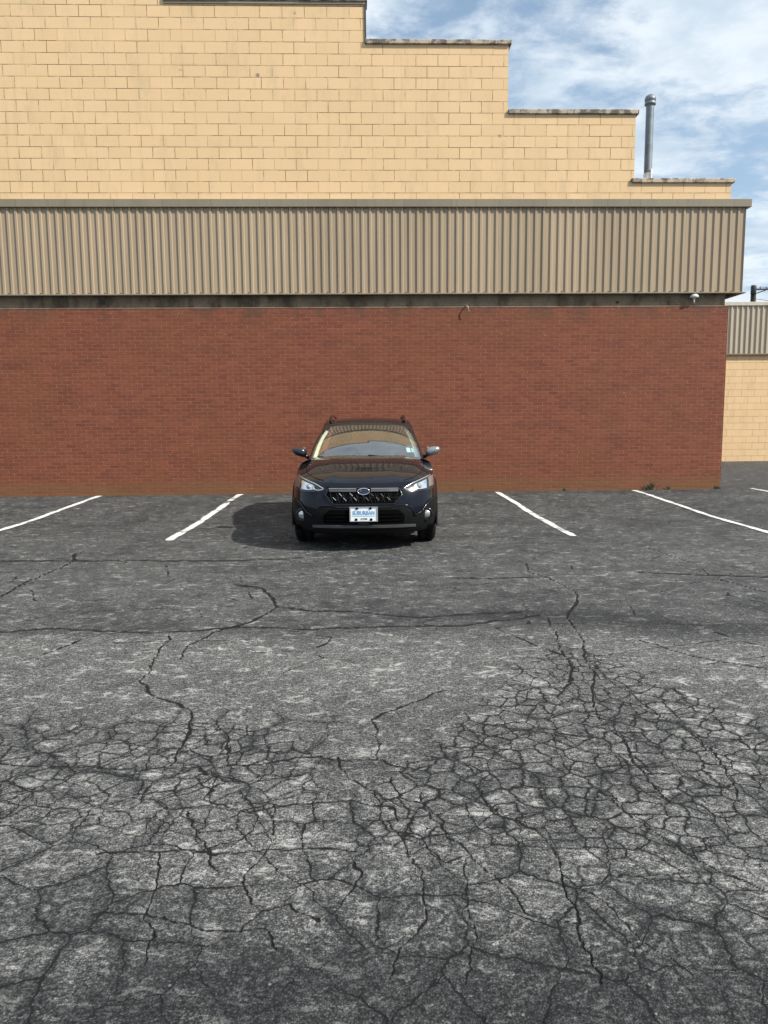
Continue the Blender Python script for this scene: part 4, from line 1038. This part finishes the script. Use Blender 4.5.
    for sgn in (1, -1):
        pts = [on_top(sgn*x, y) for x, y in ((.47, .20), (.56, .27), (.64, .38), (.70, .52), (.735, .75), (.75, 1.0), (.755, 1.28))]; pts = [q for q in pts if q]
        if len(pts) > 2: hs.tube(pts, .0035, 5)
    strip(hs, [(-.44, .752), (.44, .752)], .004, .001)
    B(hs, 'hood_seam', VOID)
    # ---- interior
    ds = MB().grid([[(x, 1.42+.150*(x/.742)**2*.8, .975) for x in (-.70, -.35, 0, .35, .70)], [(x, 1.75, 1.02 + (.035 if x > .1 and x < .6 else 0)) for x in (-.70, -.35, 0, .35, .70)], [(x, 1.95, .985) for x in (-.70, -.35, 0, .35, .70)], [(x, 2.02, .70) for x in (-.70, -.35, 0, .35, .70)]], True)
    B(ds, 'dashboard', DASH)
    B(MB().box(-.83, .83, .3, 4.2, .24, .27), 'floor_pan', VOID)
    B(MB().box(-.60, .60, .25, 1.3, .30, .62), 'engine_bay', VOID)
    B(MB().tube([(.36+.18*math.cos(a), 2.08-.06*math.sin(a), 1.0+.165*math.sin(a)) for a in [2*math.pi*k/28 for k in range(29)]], .014, 8, caps=False).tube([(.36, 2.08, 1.0), (.36, 1.95, .96)], .05, 10), 'steering_wheel', DASH)
    for x in (-.36, .36):
        B(MB().box(x-.25, x+.25, 2.35, 2.85, .55, .70, .05).box(x-.24, x+.24, 2.78, 2.93, .62, 1.17, .05), 'seat', SEAT)
        B(MB().box(x-.125, x+.125, 2.84, 2.93, 1.19, 1.34, .03).tube([(x, 2.89, 1.15), (x, 2.89, 1.25)], .05, 8), 'headrest', SEAT)
    B(MB().box(-.62, .62, 3.55, 3.70, .55, 1.10, .05), 'rear_seat', SEAT)
    a = ws(0, .86); B(MB().box(-.115, .115, a[1]+.045, a[1]+.075, a[2]-.10, a[2]-.035, .01).tube([(0, a[1]+.01, a[2]-.01), (0, a[1]+.05, a[2]-.05)], .012, 6), 'interior_mirror', GLB)
    # stickers inside the lower corner of the windshield
    def wq(u0, u1, v0, v1): return [inn(ws(u0, v0), .004), inn(ws(u1, v0), .004), inn(ws(u1, v1), .004), inn(ws(u0, v1), .004)]
    B(MB().add(wq(.76, .83, .16, .27), [(0, 1, 2, 3)]), 'inspection_sticker', plain('sticker_white', (.6, .75, .8), .6), wso)
    B(MB().add(wq(.845, .90, .16, .26), [(0, 1, 2, 3)]), 'inspection_sticker', plain('sticker_blue', (.3, .55, .65), .6), wso)
    return car
build_car()
